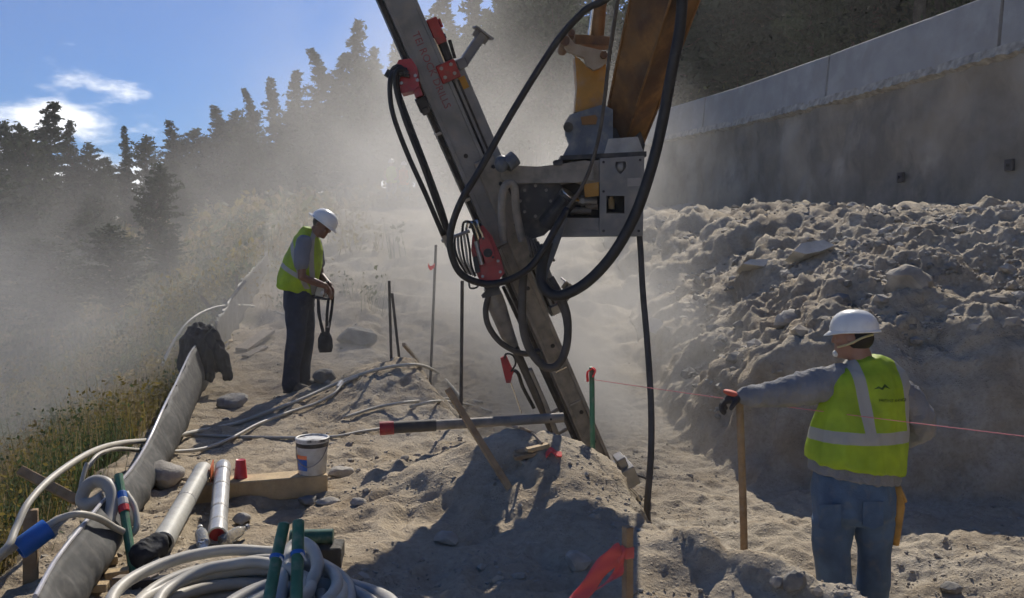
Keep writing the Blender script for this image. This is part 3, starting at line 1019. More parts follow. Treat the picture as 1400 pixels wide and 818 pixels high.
mb = MB(); mbox(mb, S(95), S(440), .086, .101, .0, .1, .002)
mb.build('groove', M['dark_steel'], rig)
for py in (210, 392, 470, 560, 600):
    mb = MB(); c = mp_(S(py), -.03 if py < 300 else .0, -.0605 if py < 330 else -.0555)
    mb.cyl(c + mn * .02, c - mn * .004, .016, 12); mb.build('bolt_hole', M['dark_steel'], rig)
for py in (500, 545):
    mb = MB(); mbox(mb, S(py), S(py) + .012, -.058, .034, -.062, -.054, .001); mb.build('weld_strap', M['bright_steel'] if py == 500 else M['steel'], rig)
# lettering down the flank
def text_mesh(txt, size, name, mat, parent, origin, ax, ay, depth=.0015, align='CENTER'):
    cu = bpy.data.curves.new('lettering', 'FONT')
    cu.body = txt; cu.size = size; cu.extrude = depth; cu.align_x = align; cu.align_y = 'CENTER'
    cu.resolution_u = 3
    to = bpy.data.objects.new('lettering', cu)
    COL.objects.link(to)
    dg = bpy.context.evaluated_depsgraph_get()
    me = bpy.data.meshes.new_from_object(to.evaluated_get(dg))
    v = [tuple(q.co) for q in me.vertices]; f = [tuple(p.vertices) for p in me.polygons]
    bpy.data.objects.remove(to); bpy.data.curves.remove(cu); bpy.data.meshes.remove(me)
    ax, ay = Vector(ax).normalized(), Vector(ay).normalized()
    az = ax.cross(ay)
    V = [Vector(origin) + ax * p[0] + ay * p[1] + az * p[2] for p in v]
    return mk(name, V, f, mat, parent)
M['letter_red'] = pmat('faded_red_lettering', (.20, .05, .06), .55, 0, var=.4, vscale=18, dirt=.35, dirtcol=(.15, .15, .16))
text_mesh('TEI ROCK DRILLS', .070, 'lettering', M['letter_red'], mast, mp_((S(38) + S(152)) / 2, -.012, -.0615), mu, mw)
# yellow sticker, red clamps, upper cylinder and stop arms
mb = MB(); mbox(mb, S(118), S(134), .135, .185, -.034, -.0305, .0005); mb.build('sticker', M['yellow'], strip)
mb = MB(); mbox(mb, S(36), S(70), .087, .165, -.05, .08); mbox(mb, S(40), S(52), .165, .185, -.03, .05); mb.build('clamp', M['red'], rig)
mb = MB(); mbox(mb, S(93), S(117), .02, .155, -.085, .09); mb.build('clamp', M['red'], rig)
for (py, w_) in ((98, .12), (98, .05), (110, .05), (110, .12)):
    mb = MB(); c = mp_(S(py), w_, -.085); mb.cyl(c, c - mn * .012, .013, 6); mb.build('bolt', M['steel'], rig)
mb = MB(); a, b = mp_(S(66), .135, .0), mp_(S(96), .125, .0)
mb.cyl(a, b, .036, 14); mb.cyl(a - mu * .03, a, .045, 14); mb.build('feed_cylinder', M['dark_steel'], rig)
mb = MB(); mb.cyl(mp_(S(70), .19, .0), mp_(S(94), .175, .0), .012, 8); mb.build('cylinder_line', M['dark_steel'], rig)
mb = MB(); mbox(mb, S(60), S(96), .088, .098, -.05, -.01, .001); mb.build('slide_edge', M['bright_steel'], rig)
def stop_arm(py, w0, l, mat):
    mb = MB()
    mbox(mb, S(py) - .035, S(py) + .035, w0, w0 + .07, -.05, .06)
    d = (mw * .9 - mu * .55).normalized(); e = d.cross(mn).normalized()
    Am = Matrix((d, mn, e)).transposed()
    c = mp_(S(py), w0 + .05, 0)
    mb.box(c + d * l * .5, (l, .07, .055), Am, .004)
    mb.box(c + d * l * .42 - e * .028, (l * .84, .095, .008), Am)
    mb.box(c + d * l, (.014, .13, .15), Am, .003)
    mb.box(c + d * (l - .03), (.05, .012, .11), Am)
    mb.build('stop_arm', mat, rig)
stop_arm(103, .165, .24, M['housing'])
stop_arm(432, .09, .20, M['steel'])
# red hose bracket on the far-left flank
mb = MB()
mb.prism([(545, 82), (562, 80), (570, 92), (573, 118), (566, 124), (549, 128), (537, 112), (540, 92)], 5.80, .12)
mb.prism([(563, 118), (572, 114), (578, 130), (568, 134)], 5.81, .09)
mb.build('hose_bracket', M['red'], rig)
for c in ((554, 101), (549, 114), (568, 104), (571, 110)):
    mb = MB(); p = at(*c, 5.80); mb.cyl(p, p - Vector((0, .012, 0)), .012, 6); mb.build('bolt', M['steel'], rig)
mb = MB(); mb.tube([at(533, 104, 5.8), at(543, 92, 5.78), at(556, 101, 5.77)], .022, 8, 4); mb.cyl(at(529, 106, 5.8), at(534, 97, 5.8), .024, 10); mb.build('hose_elbow', M['dark_steel'], rig)
mb = MB(); mb.box(at(578, 143, 5.86), (.07, .06, .10), MA, .005); mb.box(at(581, 152, 5.86), (.045, .05, .05), MA, .004); mb.build('limit_block', M['dark_steel'], rig)

# ---- excavator stick
P0, P1 = at(852, 190, 6.45), at(964, -190, 5.2)
u = (P1 - P0).normalized()
w = (Vector((1, 0, 0)) - u * u.x).normalized(); w = Matrix.Rotation(R(38), 3, u) @ w
n = u.cross(w)
def stick_ring(t, hw, hn):
    c = P0 + u * t
    return [c + w * hw + n * hn, c + w * hw - n * hn, c - w * hw - n * hn, c - w * hw + n * hn]
mb = MB()
Ls = (P1 - P0).length
rgs = [stick_ring(t, a, b) for t, a, b in ((0, .10, .105), (.5, .125, .13), (1.2, .145, .16), (Ls, .16, .18), (Ls + 1.8, .16, .16))]
V = [p for r_ in rgs for p in r_]
Fc = [(i * 4 + k, i * 4 + (k + 1) % 4, i * 4 + 4 + (k + 1) % 4, i * 4 + 4 + k) for i in range(4) for k in range(4)] + [(3, 2, 1, 0), (16, 17, 18, 19)]
mb.add(V, Fc)
stick = mb.build('stick', M['rust'], rig)
# corner weld beads / flange lips along the stick
for sgn, sn in ((-1, -1), (1, -1), (-1, 1)):
    mb = MB()
    mb.tube([P0 + u * t + w * sgn * (a + .004) + n * sn * (b + .004) for t, a, b in ((0, .10, .105), (.5, .125, .13), (1.2, .145, .16), (Ls, .16, .18))], .009, 6, smooth=False)
    mb.build('weld_seam', M['rust'], stick)
# end casting of the stick
mb = MB(); mb.prism([(826, 176), (873, 172), (882, 198), (879, 212), (820, 212)], 6.32, .22); mb.build('stick_end', M['dark_steel'], rig)
mb = MB(); mb.tube([at(880, 165, 6.45), at(884, 156, 6.45), at(882, 148, 6.45)], .02, 8); mb.build('pin_end', M['rust'], rig)
# the yellow link, rocker and cylinder
mb = MB(); mb.prism([(786, 76), (800, 88), (812, 96), (822, 90), (829, 76), (827, 150), (786, 153), (789, 120)], 6.22, .20); mb.build('link', M['yellow'], rig)
mb = MB()
mb.prism([(767, 57), (771, 49), (778, 50), (786, 60), (826, 70), (832, 76), (830, 84), (822, 92), (812, 96), (802, 89), (799, 79), (776, 70)], 6.14, .05)
mb.build('rocker', M['wood_grey'] if False else pmat('dusty_tan_paint', (.30, .24, .17), .6, 0, var=.3, dirt=.4), rig)
mb = MB(); mb.prism([(786, 47), (834, 50), (834, 62), (788, 60)], 6.22, .16); mb.build('rocker_cross_plate', M['rust'], rig)
for c, r_ in (((772, 57), .034), ((781, 46), .026), ((825, 76), .026)):
    mb = MB(); p = at(*c, 6.14); mb.cyl(p - Vector((0, .03, 0)), p + Vector((0, .30, 0)), r_, 14); mb.build('pin', M['rust'], rig)
mb = MB(); mb.cyl(at(815, 58, 6.28), at(830, -120, 6.1), .052, 16); mb.build('cylinder_barrel', M['rust'], rig)
mb = MB(); mb.cyl(at(806, 50, 6.24), at(820, -60, 6.15), .014, 10); mb.build('cylinder_rod', M['bright_steel'], rig)
# blue-grey coupler
mb = MB()
mb.prism([(772, 168), (779, 157), (824, 143), (838, 150), (838, 208), (768, 216), (778, 197), (773, 183)], 6.2, .07)
mb.prism([(775, 170), (782, 160), (824, 147), (836, 152), (836, 206), (772, 212), (780, 196)], 6.42, .07)
cp = mb.build('coupler', M['coupler'], rig)
mb = MB(); mb.prism([(794, 160), (814, 157), (817, 161), (815, 170), (796, 171)], 6.19, .012); mb.build('cover_plate', M['rust'], cp)
mb = MB(); mb.prism([(788, 213), (797, 186), (803, 184), (795, 213)], 6.188, .014); mb.build('gusset', M['coupler'], cp)
mb = MB(); mb.cyl(at(777, 174, 6.17), at(777, 174, 6.52), .035, 14); mb.build('pin', M['dark_steel'], cp)
# flange
mb = MB(); mb.prism([(766, 213), (884, 207), (884, 214), (766, 219)], 6.12, .45); mb.build('flange', M['dark_steel'], rig)
mb = MB(); mb.prism([(832, 190), (872, 187), (880, 208), (826, 210)], 6.18, .3); mb.build('neck', M['steel'], rig)

# ---- rotator housing: front plate with a square window and a shield-shaped opening
Yh = 6.10
outer = [(820, 217), (881, 213), (879, 322), (820, 323)]
win = [(829, 268), (854, 268), (854, 292), (829, 292)]
shd = [(840, 217), (857, 217), (857, 228), (853, 235), (848, 238), (843, 234), (840, 227)]
def plate_with_holes(name, outer, holes, Y, th, mat, parent):
    bm = bmesh.new()
    def loop(poly):
        vs_ = [bm.verts.new(at(x, y, Y)) for x, y in poly]
        return [bm.edges.new((vs_[i], vs_[(i + 1) % len(vs_)])) for i in range(len(vs_))]
    ed = loop(outer)
    for h_ in holes: ed += loop(h_)
    bmesh.ops.triangle_fill(bm, use_beauty=True, use_dissolve=False, edges=ed)
    r_ = bmesh.ops.extrude_face_region(bm, geom=bm.faces[:])
    for g_ in r_['geom']:
        if isinstance(g_, bmesh.types.BMVert): g_.co.y += th
    bmesh.ops.recalc_face_normals(bm, faces=bm.faces[:])
    bm.verts.index_update()
    v = [tuple(x.co) for x in bm.verts]; f = [tuple(x.index for x in q.verts) for q in bm.faces]
    bm.free()
    return mk(name, v, f, mat, parent)
plate_with_holes('housing_front', outer, [win, [(842, 221), (856, 221), (856, 229), (852, 235), (848, 238), (844, 234), (841, 228)]], Yh, .012, M['housing'], rig)
mb = MB(); mb.prism([(874, 214), (881, 213), (879, 322), (872, 322)], Yh + .013, .36); mb.build('housing_side', M['housing'], rig)
mb = MB(); mb.prism([(760, 316), (879, 316), (879, 323), (760, 324)], Yh + .013, .36); mb.build('housing_bottom', M['housing'], rig)
mb = MB(); mb.prism([(762, 222), (874, 218), (872, 316), (762, 318)], Yh + .30, .08); mb.build('housing_back', M['dark_steel'], rig)
mb = MB(); mb.cyl(at(836, 286, Yh + .14), at(836, 272, Yh + .14), .022, 10); mb.cyl(at(836, 272, Yh + .14), at(836, 269, Yh + .14), .014, 10); mb.build('fitting', M['wood_new'], rig)
mb = MB(); mb.ball(at(849, 228, Yh + .06), (.045, .03, .05)); mb.build('rotator_nut', M['steel'], rig)
for q in ((825, 222), (875, 219), (825, 316), (873, 316), (825, 262), (875, 262), (862, 300)):
    mb = MB(); p = at(*q, Yh); mb.cyl(p + Vector((0, .004, 0)), p - Vector((0, .010, 0)), .010, 6); mb.build('bolt', M['dark_steel'], rig)
mb = MB(); mb.prism([(858, 244), (876, 243), (876, 254), (858, 255)], Yh - .003, .003); mb.build('name_plate', M['steel'], rig)
for y_ in (170, 260, 300):
    mb = MB(); mbox(mb, S(y_), S(y_) + .02, -.153, -.114, -.03, .095, .002); mb.build('rail_clip', M['steel'], rig)
# left opening of the housing with valves and a yellow label
mb = MB(); mb.prism([(767, 224), (820, 219), (820, 250), (800, 254), (786, 250), (767, 252)], Yh + .02, .05); mb.build('housing_cheek', M['mast_dusty'], rig)
mb = MB(); mb.prism([(798, 252), (819, 249), (819, 268), (800, 270)], Yh + .012, .006); mb.build('label_plate', M['yellow'], rig)
mb = MB(); mb.prism([(766, 298), (820, 298), (820, 316), (760, 318)], Yh + .03, .06); mb.build('housing_cheek', M['housing'], rig)
for y_, x0, x1, r_, mt in ((275, 790, 816, .030, 'steel'), (288, 776, 808, .026, 'mast_dusty'), (309, 792, 814, .016, 'steel'), (282, 800, 817, .02, 'wood_grey')):
    mb = MB(); mb.cyl(at(x0, y_, Yh + .16), at(x1, y_ + 1, Yh + .16), r_, 12); mb.cyl(at(x0 + 4, y_, Yh + .16), at(x0 + 8, y_, Yh + .16), r_ * 1.3, 6); mb.build('valve', M[mt], rig)
mb = MB(); mb.box(at(793, 232, Yh + .02), (.07, .02, .07), None, .006); mb.build('pin_lock', M['dark_steel'], rig)
for dx, dy in ((-4, -3), (4, 3), (4, -4), (-4, 4)):
    mb = MB(); p = at(793 + dx, 232 + dy, Yh + .01); mb.cyl(p, p - Vector((0, .012, 0)), .009, 6); mb.build('bolt', M['steel'], rig)
# ---- cradle between housing and mast
mb = MB()
mb.prism([(684, 232), (698, 226), (735, 228), (770, 224), (800, 219), (812, 222), (812, 246), (786, 250), (700, 251), (686, 246)], 6.08, .06)
mb.build('cradle_plate', M['mast_dusty'], rig)
mb = MB(); mb.prism([(756, 221), (759, 219), (768, 218), (770, 222), (768, 226), (757, 226)], 6.06, .05); mb.build('lug', M['dark_steel'], rig)
mb = MB()
mb.prism([(694, 250), (768, 250), (766, 300), (744, 322), (716, 330), (698, 300)], 6.20, .22)
mb.build('swing_drive', M['dark_steel'], rig)
mb = MB(); mb.cyl(at(732, 275, 6.20), at(732, 275, 6.12), .13, 22); mb.cyl(at(732, 275, 6.12), at(732, 275, 6.10), .075, 18); mb.build('slew_ring', M['dark_steel'], rig)
for k in range(8):
    a = k * math.pi / 4
    mb = MB(); p = at(732, 275, 6.12) + Vector((math.cos(a) * .105, 0, math.sin(a) * .105)); mb.cyl(p, p - Vector((0, .014, 0)), .012, 6); mb.build('bolt', M['mast_dusty'], rig)
mb = MB(); mb.cyl(at(748, 308, 6.05), at(776, 272, 5.98), .072, 20); mb.cyl(at(776, 272, 5.98), at(779, 268, 5.975), .076, 20)
mb.build('swing_motor', M['dark_steel'], rig)
mb = MB(); mb.lathe([(.066, 0), (.074, .004), (.074, .012), (.066, .014)], at(779, 268, 5.975), (at(779, 268, 5.975) - at(748, 308, 6.05)).to_track_quat('Z', 'Y').to_matrix(), 24); mb.build('motor_ring', M['bright_steel'], rig)
mb = MB(); mb.tube([at(688, 330, 6.0), at(686, 290, 5.98), at(688, 262, 5.97), at(694, 252, 5.98), at(703, 256, 6.0), at(706, 290, 6.02), at(714, 330, 6.05)], .028, 10, 5); mb.build('guard_hoop', M['mast_dusty'], rig)
mb = MB(); mb.cyl(at(692, 226, 6.0), at(704, 216, 6.02), .055, 14); mb.ball(at(686, 224, 6.0), (.05, .05, .06)); mb.build('pivot_boss', M['coupler'], rig)
mb = MB(); mbox(mb, S(222), S(372), .0, .145, -.10, -.03); mb.build('mount_plate', M['mast_dusty'], rig)
for y_ in (235, 258, 330, 355):
    mb = MB(); c = mp_(S(y_), .11, -.10); mb.cyl(c, c - mn * .014, .015, 6); mb.build('bolt', M['dark_steel'], rig)
# big blue-grey sleeve hose going down from the housing
mb = MB(); mb.tube([at(770, 297, 5.98), at(762, 320, 5.96), at(753, 345, 5.95), at(744, 368, 5.95), at(740, 388, 5.95)], .034, 12, 5); mb.build('sleeve_hose', M['coupler'], rig)
mb = MB()
for k in range(6):
    mb.tube([at(720 + k * 5, 322 + k * 3, 5.97), at(724 + k * 5, 336 + k * 2, 5.95), at(728 + k * 6, 352 + k, 5.96)], .010, 6, 4)
mb.build('hose_bundle', M['rubber_dusty'], rig)

# ---- red drill head with its steel hose ends
mb = MB()
mb.prism([(652, 311), (660, 308), (672, 322), (684, 350), (690, 374), (682, 380), (656, 384), (650, 372), (644, 342), (646, 322)], 5.93, .17)
head = mb.build('drill_head', M['red'], rig)
mb = MB(); mb.prism([(654, 366), (686, 362), (689, 374), (683, 382), (656, 386)], 5.915, .02); mb.build('head_cap', M['red'], head)
mb = MB(); mb.prism([(655, 322), (664, 318), (674, 338), (678, 356), (666, 360), (656, 342)], 5.88, .05); mb.build('gear_cover', M['red'], head)
mb = MB(); mb.cyl(at(667, 346, 5.885), at(667, 346, 5.855), .030, 16); mb.cyl(at(667, 346, 5.855), at(667, 346, 5.84), .016, 12); mb.build('drive_motor', M['dark_steel'], head)
mb = MB(); mb.cyl(at(651, 330, 5.90), at(659, 362, 5.90), .016, 10); mb.build('pilot_tube', M['steel'], head)
for q in ((661, 326), (674, 352)):
    mb = MB(); p = at(*q, 5.88); mb.cyl(p, p - Vector((0, .012, 0)), .009, 6); mb.build('bolt', M['dark_steel'], head)
mb = MB(); mb.prism([(646, 352), (652, 350), (657, 372), (650, 374)], 5.90, .04); mb.build('valve_block', M['dark_steel'], head)
for (x, y) in ((655, 318), (668, 330), (681, 357), (660, 378), (684, 372)):
    mb = MB(); p = at(x, y, 5.915); mb.cyl(p + Vector((0, .01, 0)), p - Vector((0, .014, 0)), .011, 6); mb.build('bolt', M['steel'], head)
for k in range(4):
    mb = MB(); mb.tube([at(632 + k * 5, 318 - k * 3, 5.9), at(634 + k * 6, 305 - k * 1, 5.88), at(642 + k * 4, 304 + k * 2, 5.87), at(648 + k * 4, 318 + k * 2, 5.88), at(652 + k * 3, 332, 5.9)], .0085, 8, 5)
    mb.build('jumper_hose', M['bright_steel'] if k % 2 else M['rubber'], rig)
for k in range(5):
    mb = MB(); mb.tube([at(622 + k * 4, 322 - k * 1, 5.9), at(622 + k * 5, 340, 5.89), at(628 + k * 4, 358 + k, 5.89), at(638 + k * 3, 374 + k, 5.9)], .008, 8, 5)
    mb.build('jumper_hose', [M['rubber'], M['steel'], M['rubber'], M['hose_grey'], M['rubber']][k], rig)
mb = MB(); mb.box(at(610, 326, 5.9), (.05, .05, .12), MA, .004); mb.cyl(at(604, 330, 5.9), at(642, 316, 5.88), .012, 8); mb.build('hose_manifold', M['steel'], rig)
mb = MB(); mb.tube([at(641, 386, 5.92), at(643, 394, 5.92), at(652, 393, 5.92), at(655, 386, 5.92)], .006, 6, 4); mb.build('wire_loop', M['rubber'], rig)
# chuck, drill stem, rods down to the hole
mb = MB(); mb.prism([(660, 388), (684, 388), (682, 396), (686, 402), (660, 408), (658, 404), (664, 398)], 5.98, .10); mb.build('chuck_collar', M['dark_steel'], rig)
a, b, c, d = at(671, 392, 6.03), at(680, 420, 6.07), at(694, 458, 6.12), at(703, 474, 6.14)
mb = MB(); mb.tube([a, a.lerp(b, .6), b, c, d], lambda t: [.050, .062, .064, .050, .033][min(4, int(t * 4.99))], 16, smooth=False); auto_smooth(mb.build('drill_sub', M['mast_dusty'], rig))
mb = MB(); mb.cyl(d, at(774, 632, 6.55), .030, 14); mb.build('drill_rod', M['rubber_dusty'], rig)
mb = MB(); mb.cyl(at(688, 392, 6.10), at(812, 660, 6.75), .013, 8); mb.build('guide_bar', M['dark_steel'], rig)
mb = MB(); mb.tube([at(724, 505, 6.22), at(737, 535, 6.3), at(748, 560, 6.35), at(768, 612, 6.45), at(782, 645, 6.55)], .020, 10, 3); mb.build('swivel_bar', M['mast_dusty'], rig)
mb = MB(); mb.tube([at(696, 516, 6.2), at(702, 507, 6.2), at(709, 512, 6.2), at(715, 530, 6.25), at(730, 558, 6.3)], .013, 8, 4); mb.build('swivel_pipe', M['dark_steel'], rig)
mb = MB(); mb.prism([(684, 490), (692, 486), (702, 508), (698, 524), (692, 524), (688, 508)], 6.18, .05); mb.build('swivel_body', M['red'], rig)
mb = MB(); mb.tube([at(690, 490, 6.17), at(692, 484, 6.16), at(701, 486, 6.16), at(705, 497, 6.17), at(699, 508, 6.18)], .007, 6, 4); mb.build('wire_loop', M['rubber'], rig)
mb = MB(); mb.tube([at(698, 522, 6.2), at(706, 545, 6.25), at(713, 565, 6.3)], .004, 6, 3); mb.build('grease_line', M['bright_steel'], rig)
for y_ in (548, 575):
    mb = MB(); mb.cyl(mp_(S(y_), -.26, .0), mp_(S(y_), -.10, .0), .014, 8); mb.build('rod_guide', M['mast_dusty'], rig)
# foot of the mast
mb = MB(); mbox(mb, ML - .06, ML + .10, .06, .20, -.10, .12); mbox(mb, ML - .14, ML - .02, .10, .17, -.06, .06); mbox(mb, ML + .02, ML + .22, -.10, .10, -.04, .12); mb.build('foot_clamp', M['steel'], rig)
mb = MB(); mb.tube([mp_(ML + .05, .20, -.05), mp_(ML + .12, .26, -.06), mp_(ML + .24, .25, -.05), mp_(ML + .26, .19, -.03)], .008, 6, 4); mb.build('foot_hose', M['rubber'], rig)
mb = MB(); mb.tube([mp_(ML + .08, .10, -.08), mp_(ML + .2, .14, -.09), mp_(ML + .34, .13, -.05)], .010, 6, 4); mb.build('foot_hose', M['bright_steel'], rig)
mb = MB(); mbox(mb, ML + .1, ML + .55, -.06, .06, .0, .1); mb.build('foot_spike', M['mast_dusty'], rig)

# ---- hoses
def rhose(pts, r, mat='rubber', name='hydraulic_hose', sides=10):
    mb = MB(); mb.tube([at(*p) for p in pts], r, sides, 6)
    o = mb.build(name, M[mat], rig, smooth=True)
    return o
rhose([(850, -60, 5.4), (838, -12, 5.55), (822, 3, 5.6), (800, 14, 5.65), (765, 52, 5.7), (730, 105, 5.72), (692, 168, 5.74), (655, 234, 5.75), (630, 276, 5.75), (616, 318, 5.76), (618, 350, 5.77), (632, 376, 5.78), (662, 388, 5.8), (692, 384, 5.82), (722, 368, 5.83), (744, 340, 5.84), (762, 308, 5.85), (776, 285, 5.87)], .0235)
rhose([(776, 285, 5.87), (792, 262, 5.86), (806, 232, 5.84), (818, 190, 5.8), (826, 140, 5.75), (834, 70, 5.65), (846, -10, 5.5), (852, -60, 5.45)], .0125, 'rubber_dusty')
rhose([(934, -40, 5.5), (930, 35, 5.55), (917, 105, 5.6), (905, 170, 5.65), (891, 228, 5.68), (870, 290, 5.7), (840, 345, 5.72), (805, 384, 5.75), (772, 403, 5.8), (753, 402, 5.85), (741, 388, 5.9), (741, 364, 5.93), (752, 332, 5.95)], .036, 'rubber', sides=14)
rhose([(936, -40, 5.53), (927, 36, 5.6), (913, 112, 5.65), (902, 160, 5.7)], .008, 'hose_grey')
rhose([(552, 101, 5.77), (538, 100, 5.76), (533, 118, 5.76), (537, 155, 5.76), (556, 208, 5.78), (583, 268, 5.8), (606, 322, 5.85)], .0165)
rhose([(556, 96, 5.77), (543, 97, 5.75), (541, 120, 5.75), (554, 165, 5.76), (580, 232, 5.79), (599, 285, 5.82), (613, 322, 5.87)], .0165)
rhose([(560, 104, 5.78), (546, 104, 5.77), (545, 124, 5.77), (562, 172, 5.78), (588, 240, 5.8), (606, 290, 5.83), (616, 325, 5.88)], .0125)
rhose([(668, 404, 6.0), (664, 424, 6.0), (668, 446, 6.0), (684, 468, 6.02), (706, 481, 6.05), (722, 484, 6.1), (736, 480, 6.2)], .020, 'rubber_dusty')
rhose([(716, 372, 5.93), (714, 410, 5.93), (715, 448, 5.94), (724, 478, 5.95), (742, 500, 5.95), (758, 502, 5.95), (770, 488, 5.95), (776, 462, 5.95), (775, 430, 5.96), (766, 405, 5.97), (752, 380, 5.98)], .027, 'rubber_dusty', sides=12)
rhose([(740, 372, 5.96), (752, 392, 5.96), (764, 412, 5.96), (772, 432, 5.97), (776, 460, 5.97)], .018, 'rubber_dusty')
def up_(p, h): return Vector((p.x, p.y, p.z + h))
h3 = rhose([(874, 318, 6.2), (876, 345, 6.15), (879, 400, 6.05), (885, 470, 5.9), (890, 550, 5.75), (890, 620, 5.62), (885, 690, 5.52), (886, 722, 5.49)], .021, 'rubber_dusty', 'air_hose', 12)
mb = MB(); mb.tube([at(886, 720, 5.49), at(890, 738, 5.44), at(897, 750, 5.38), at(906, 759, 5.30), at(918, 772, 5.2)], .021, 12, 6); mb.build('air_hose', M['rubber_dusty'], rig, smooth=True)

# ================================================================== PEOPLE
def remesh(mb, name, mat, parent, voxel=.008, it=3, wr=None, origin=None):
    """fuse overlapping limbs into one continuous skin, relax it, add cloth folds"""
    me = bpy.data.meshes.new('tmp'); me.from_pydata([tuple(p) for p in mb.v], [], mb.f)
    bm = bmesh.new(); bm.from_mesh(me); bmesh.ops.recalc_face_normals(bm, faces=bm.faces[:]); bm.to_mesh(me); bm.free()
    o = bpy.data.objects.new('tmp', me); COL.objects.link(o)
    md = o.modifiers.new('r', 'REMESH'); md.mode = 'VOXEL'; md.voxel_size = voxel
    dg = bpy.context.evaluated_depsgraph_get()
    m2 = bpy.data.meshes.new_from_object(o.evaluated_get(dg))
    bpy.data.objects.remove(o); bpy.data.meshes.remove(me)
    n = len(m2.vertices)
    v = np.empty(n * 3); m2.vertices.foreach_get('co', v); v = v.reshape(-1, 3)
    e = np.empty(len(m2.edges) * 2, dtype=np.int64); m2.edges.foreach_get('vertices', e); e = e.reshape(-1, 2)
    deg = np.bincount(e.ravel(), minlength=n)[:, None].clip(1)
    for _ in range(it):
        a = np.zeros_like(v)
        for k in range(3):
            a[:, k] = np.bincount(e[:, 0], v[e[:, 1], k], n) + np.bincount(e[:, 1], v[e[:, 0], k], n)
        v = v * .4 + a / deg * .6
    f = [tuple(p.vertices) for p in m2.polygons]
    if wr:
        m2.vertices.foreach_set('co', v.ravel()); m2.update()
        nr = np.empty(n * 3); m2.vertices.foreach_get('normal', nr); nr = nr.reshape(-1, 3)
        amp, sc, st = wr
        q = v * np.array(st)
        dsp = fbm(q[:, 0], q[:, 1], q[:, 2], sc, 3, .5)
        rid = 1 - np.abs(fbm(q[:, 0] + 5, q[:, 1], q[:, 2], sc * 1.4, 2)) * 2.4
        v = v + nr * (amp * (.6 * dsp + .5 * rid))[:, None]
    bpy.data.meshes.remove(m2)
    return mk(name, v, f, mat, parent, True, origin)

def frame(fwd, up):
    f = Vector(fwd).normalized(); u_ = Vector(up); u_ = (u_ - f * u_.dot(f)).normalized()
    return f, u_, f.cross(u_)               # forward, up, right-hand side

def head_shape(mb, c, fwd, up, neck_to, k=1.0):
    f, u_, s = frame(fwd, up)
    Mx = Matrix((f, s, u_)).transposed()
    c = Vector(c)
    mb.ball(c + u_ * .02 * k, (.098 * k, .078 * k, .105 * k), Mx)
    mb.ball(c + f * .035 * k - u_ * .055 * k, (.062 * k, .058 * k, .065 * k), Mx)
    mb.ball(c + f * .075 * k - u_ * .092 * k, (.024 * k, .026 * k, .022 * k), Mx)      # chin
    mb.limb([(c + f * .088 * k + u_ * .018 * k, .010 * k), (c + f * .106 * k - u_ * .018 * k, .014 * k)], 8)   # nose
    mb.ball(c + f * .086 * k - u_ * .052 * k, (.016 * k, .027 * k, .009 * k), Mx)       # lips
    mb.ball(c + f * .086 * k - u_ * .064 * k, (.014 * k, .022 * k, .008 * k), Mx)
    mb.limb([(c + f * .082 * k + u_ * .036 * k - s * .04 * k, .012 * k), (c + f * .088 * k + u_ * .036 * k + s * .04 * k, .012 * k)], 8)    # brow
    for q in (-1, 1):
        mb.ball(c + s * q * .082 * k - f * .008 * k - u_ * .01 * k, (.020 * k, .010 * k, .032 * k), Mx)   # ear
        mb.ball(c + f * .070 * k + s * q * .05 * k - u_ * .02 * k, (.02 * k, .02 * k, .02 * k), Mx)       # cheek
    mb.limb([(c - f * .02 * k - u_ * .05 * k, .056 * k), (Vector(neck_to), .064 * k)], 14)

def hand_shape(mb, wrist, fdir, ndir, thumb, curl, k=1.0, grow=0.0):
    """palm and five fingers; ndir = back of the hand, curl bends the fingers towards -ndir"""
    f, nn, s = frame(fdir, ndir)
    s = s * thumb                       # thumb side
    w = Vector(wrist)
    A = Matrix((f, s, nn)).transposed()
    mb.ball(w + f * .048 * k, (.055 * k + grow, .043 * k + grow, .020 * k + grow), A)
    mb.limb([(w - f * .02 * k, .026 * k + grow), (w + f * .03 * k, .027 * k + grow)], 10)
    for i, (off, ln) in enumerate(((.030, .070), (.010, .080), (-.010, .075), (-.029, .058))):
        p = w + f * (.088 - .006 * abs(i - 1)) * k + s * off * k
        pts, ang = [(p, .0100 * k + grow)], 0.0
        d = f
        for j, fr in enumerate((.45, .32, .23)):
            ang += curl * (.75, 1.1, .8)[j]
            d = (f * math.cos(ang) - nn * math.sin(ang)).normalized()
            p = p + d * ln * fr * k
            pts.append((p, (.0095, .0088, .0075)[j] * k + grow))
        mb.limb(pts, 8)
    p = w + f * .020 * k + s * .034 * k
    q = p + (f * .55 + s * .75 - nn * .35).normalized() * .040 * k
    r_ = q + (f * .8 + s * .15 - nn * (.3 + curl * .5)).normalized() * .034 * k
    mb.limb([(p, .014 * k + grow), (q, .0115 * k + grow), (r_, .009 * k + grow)], 8)

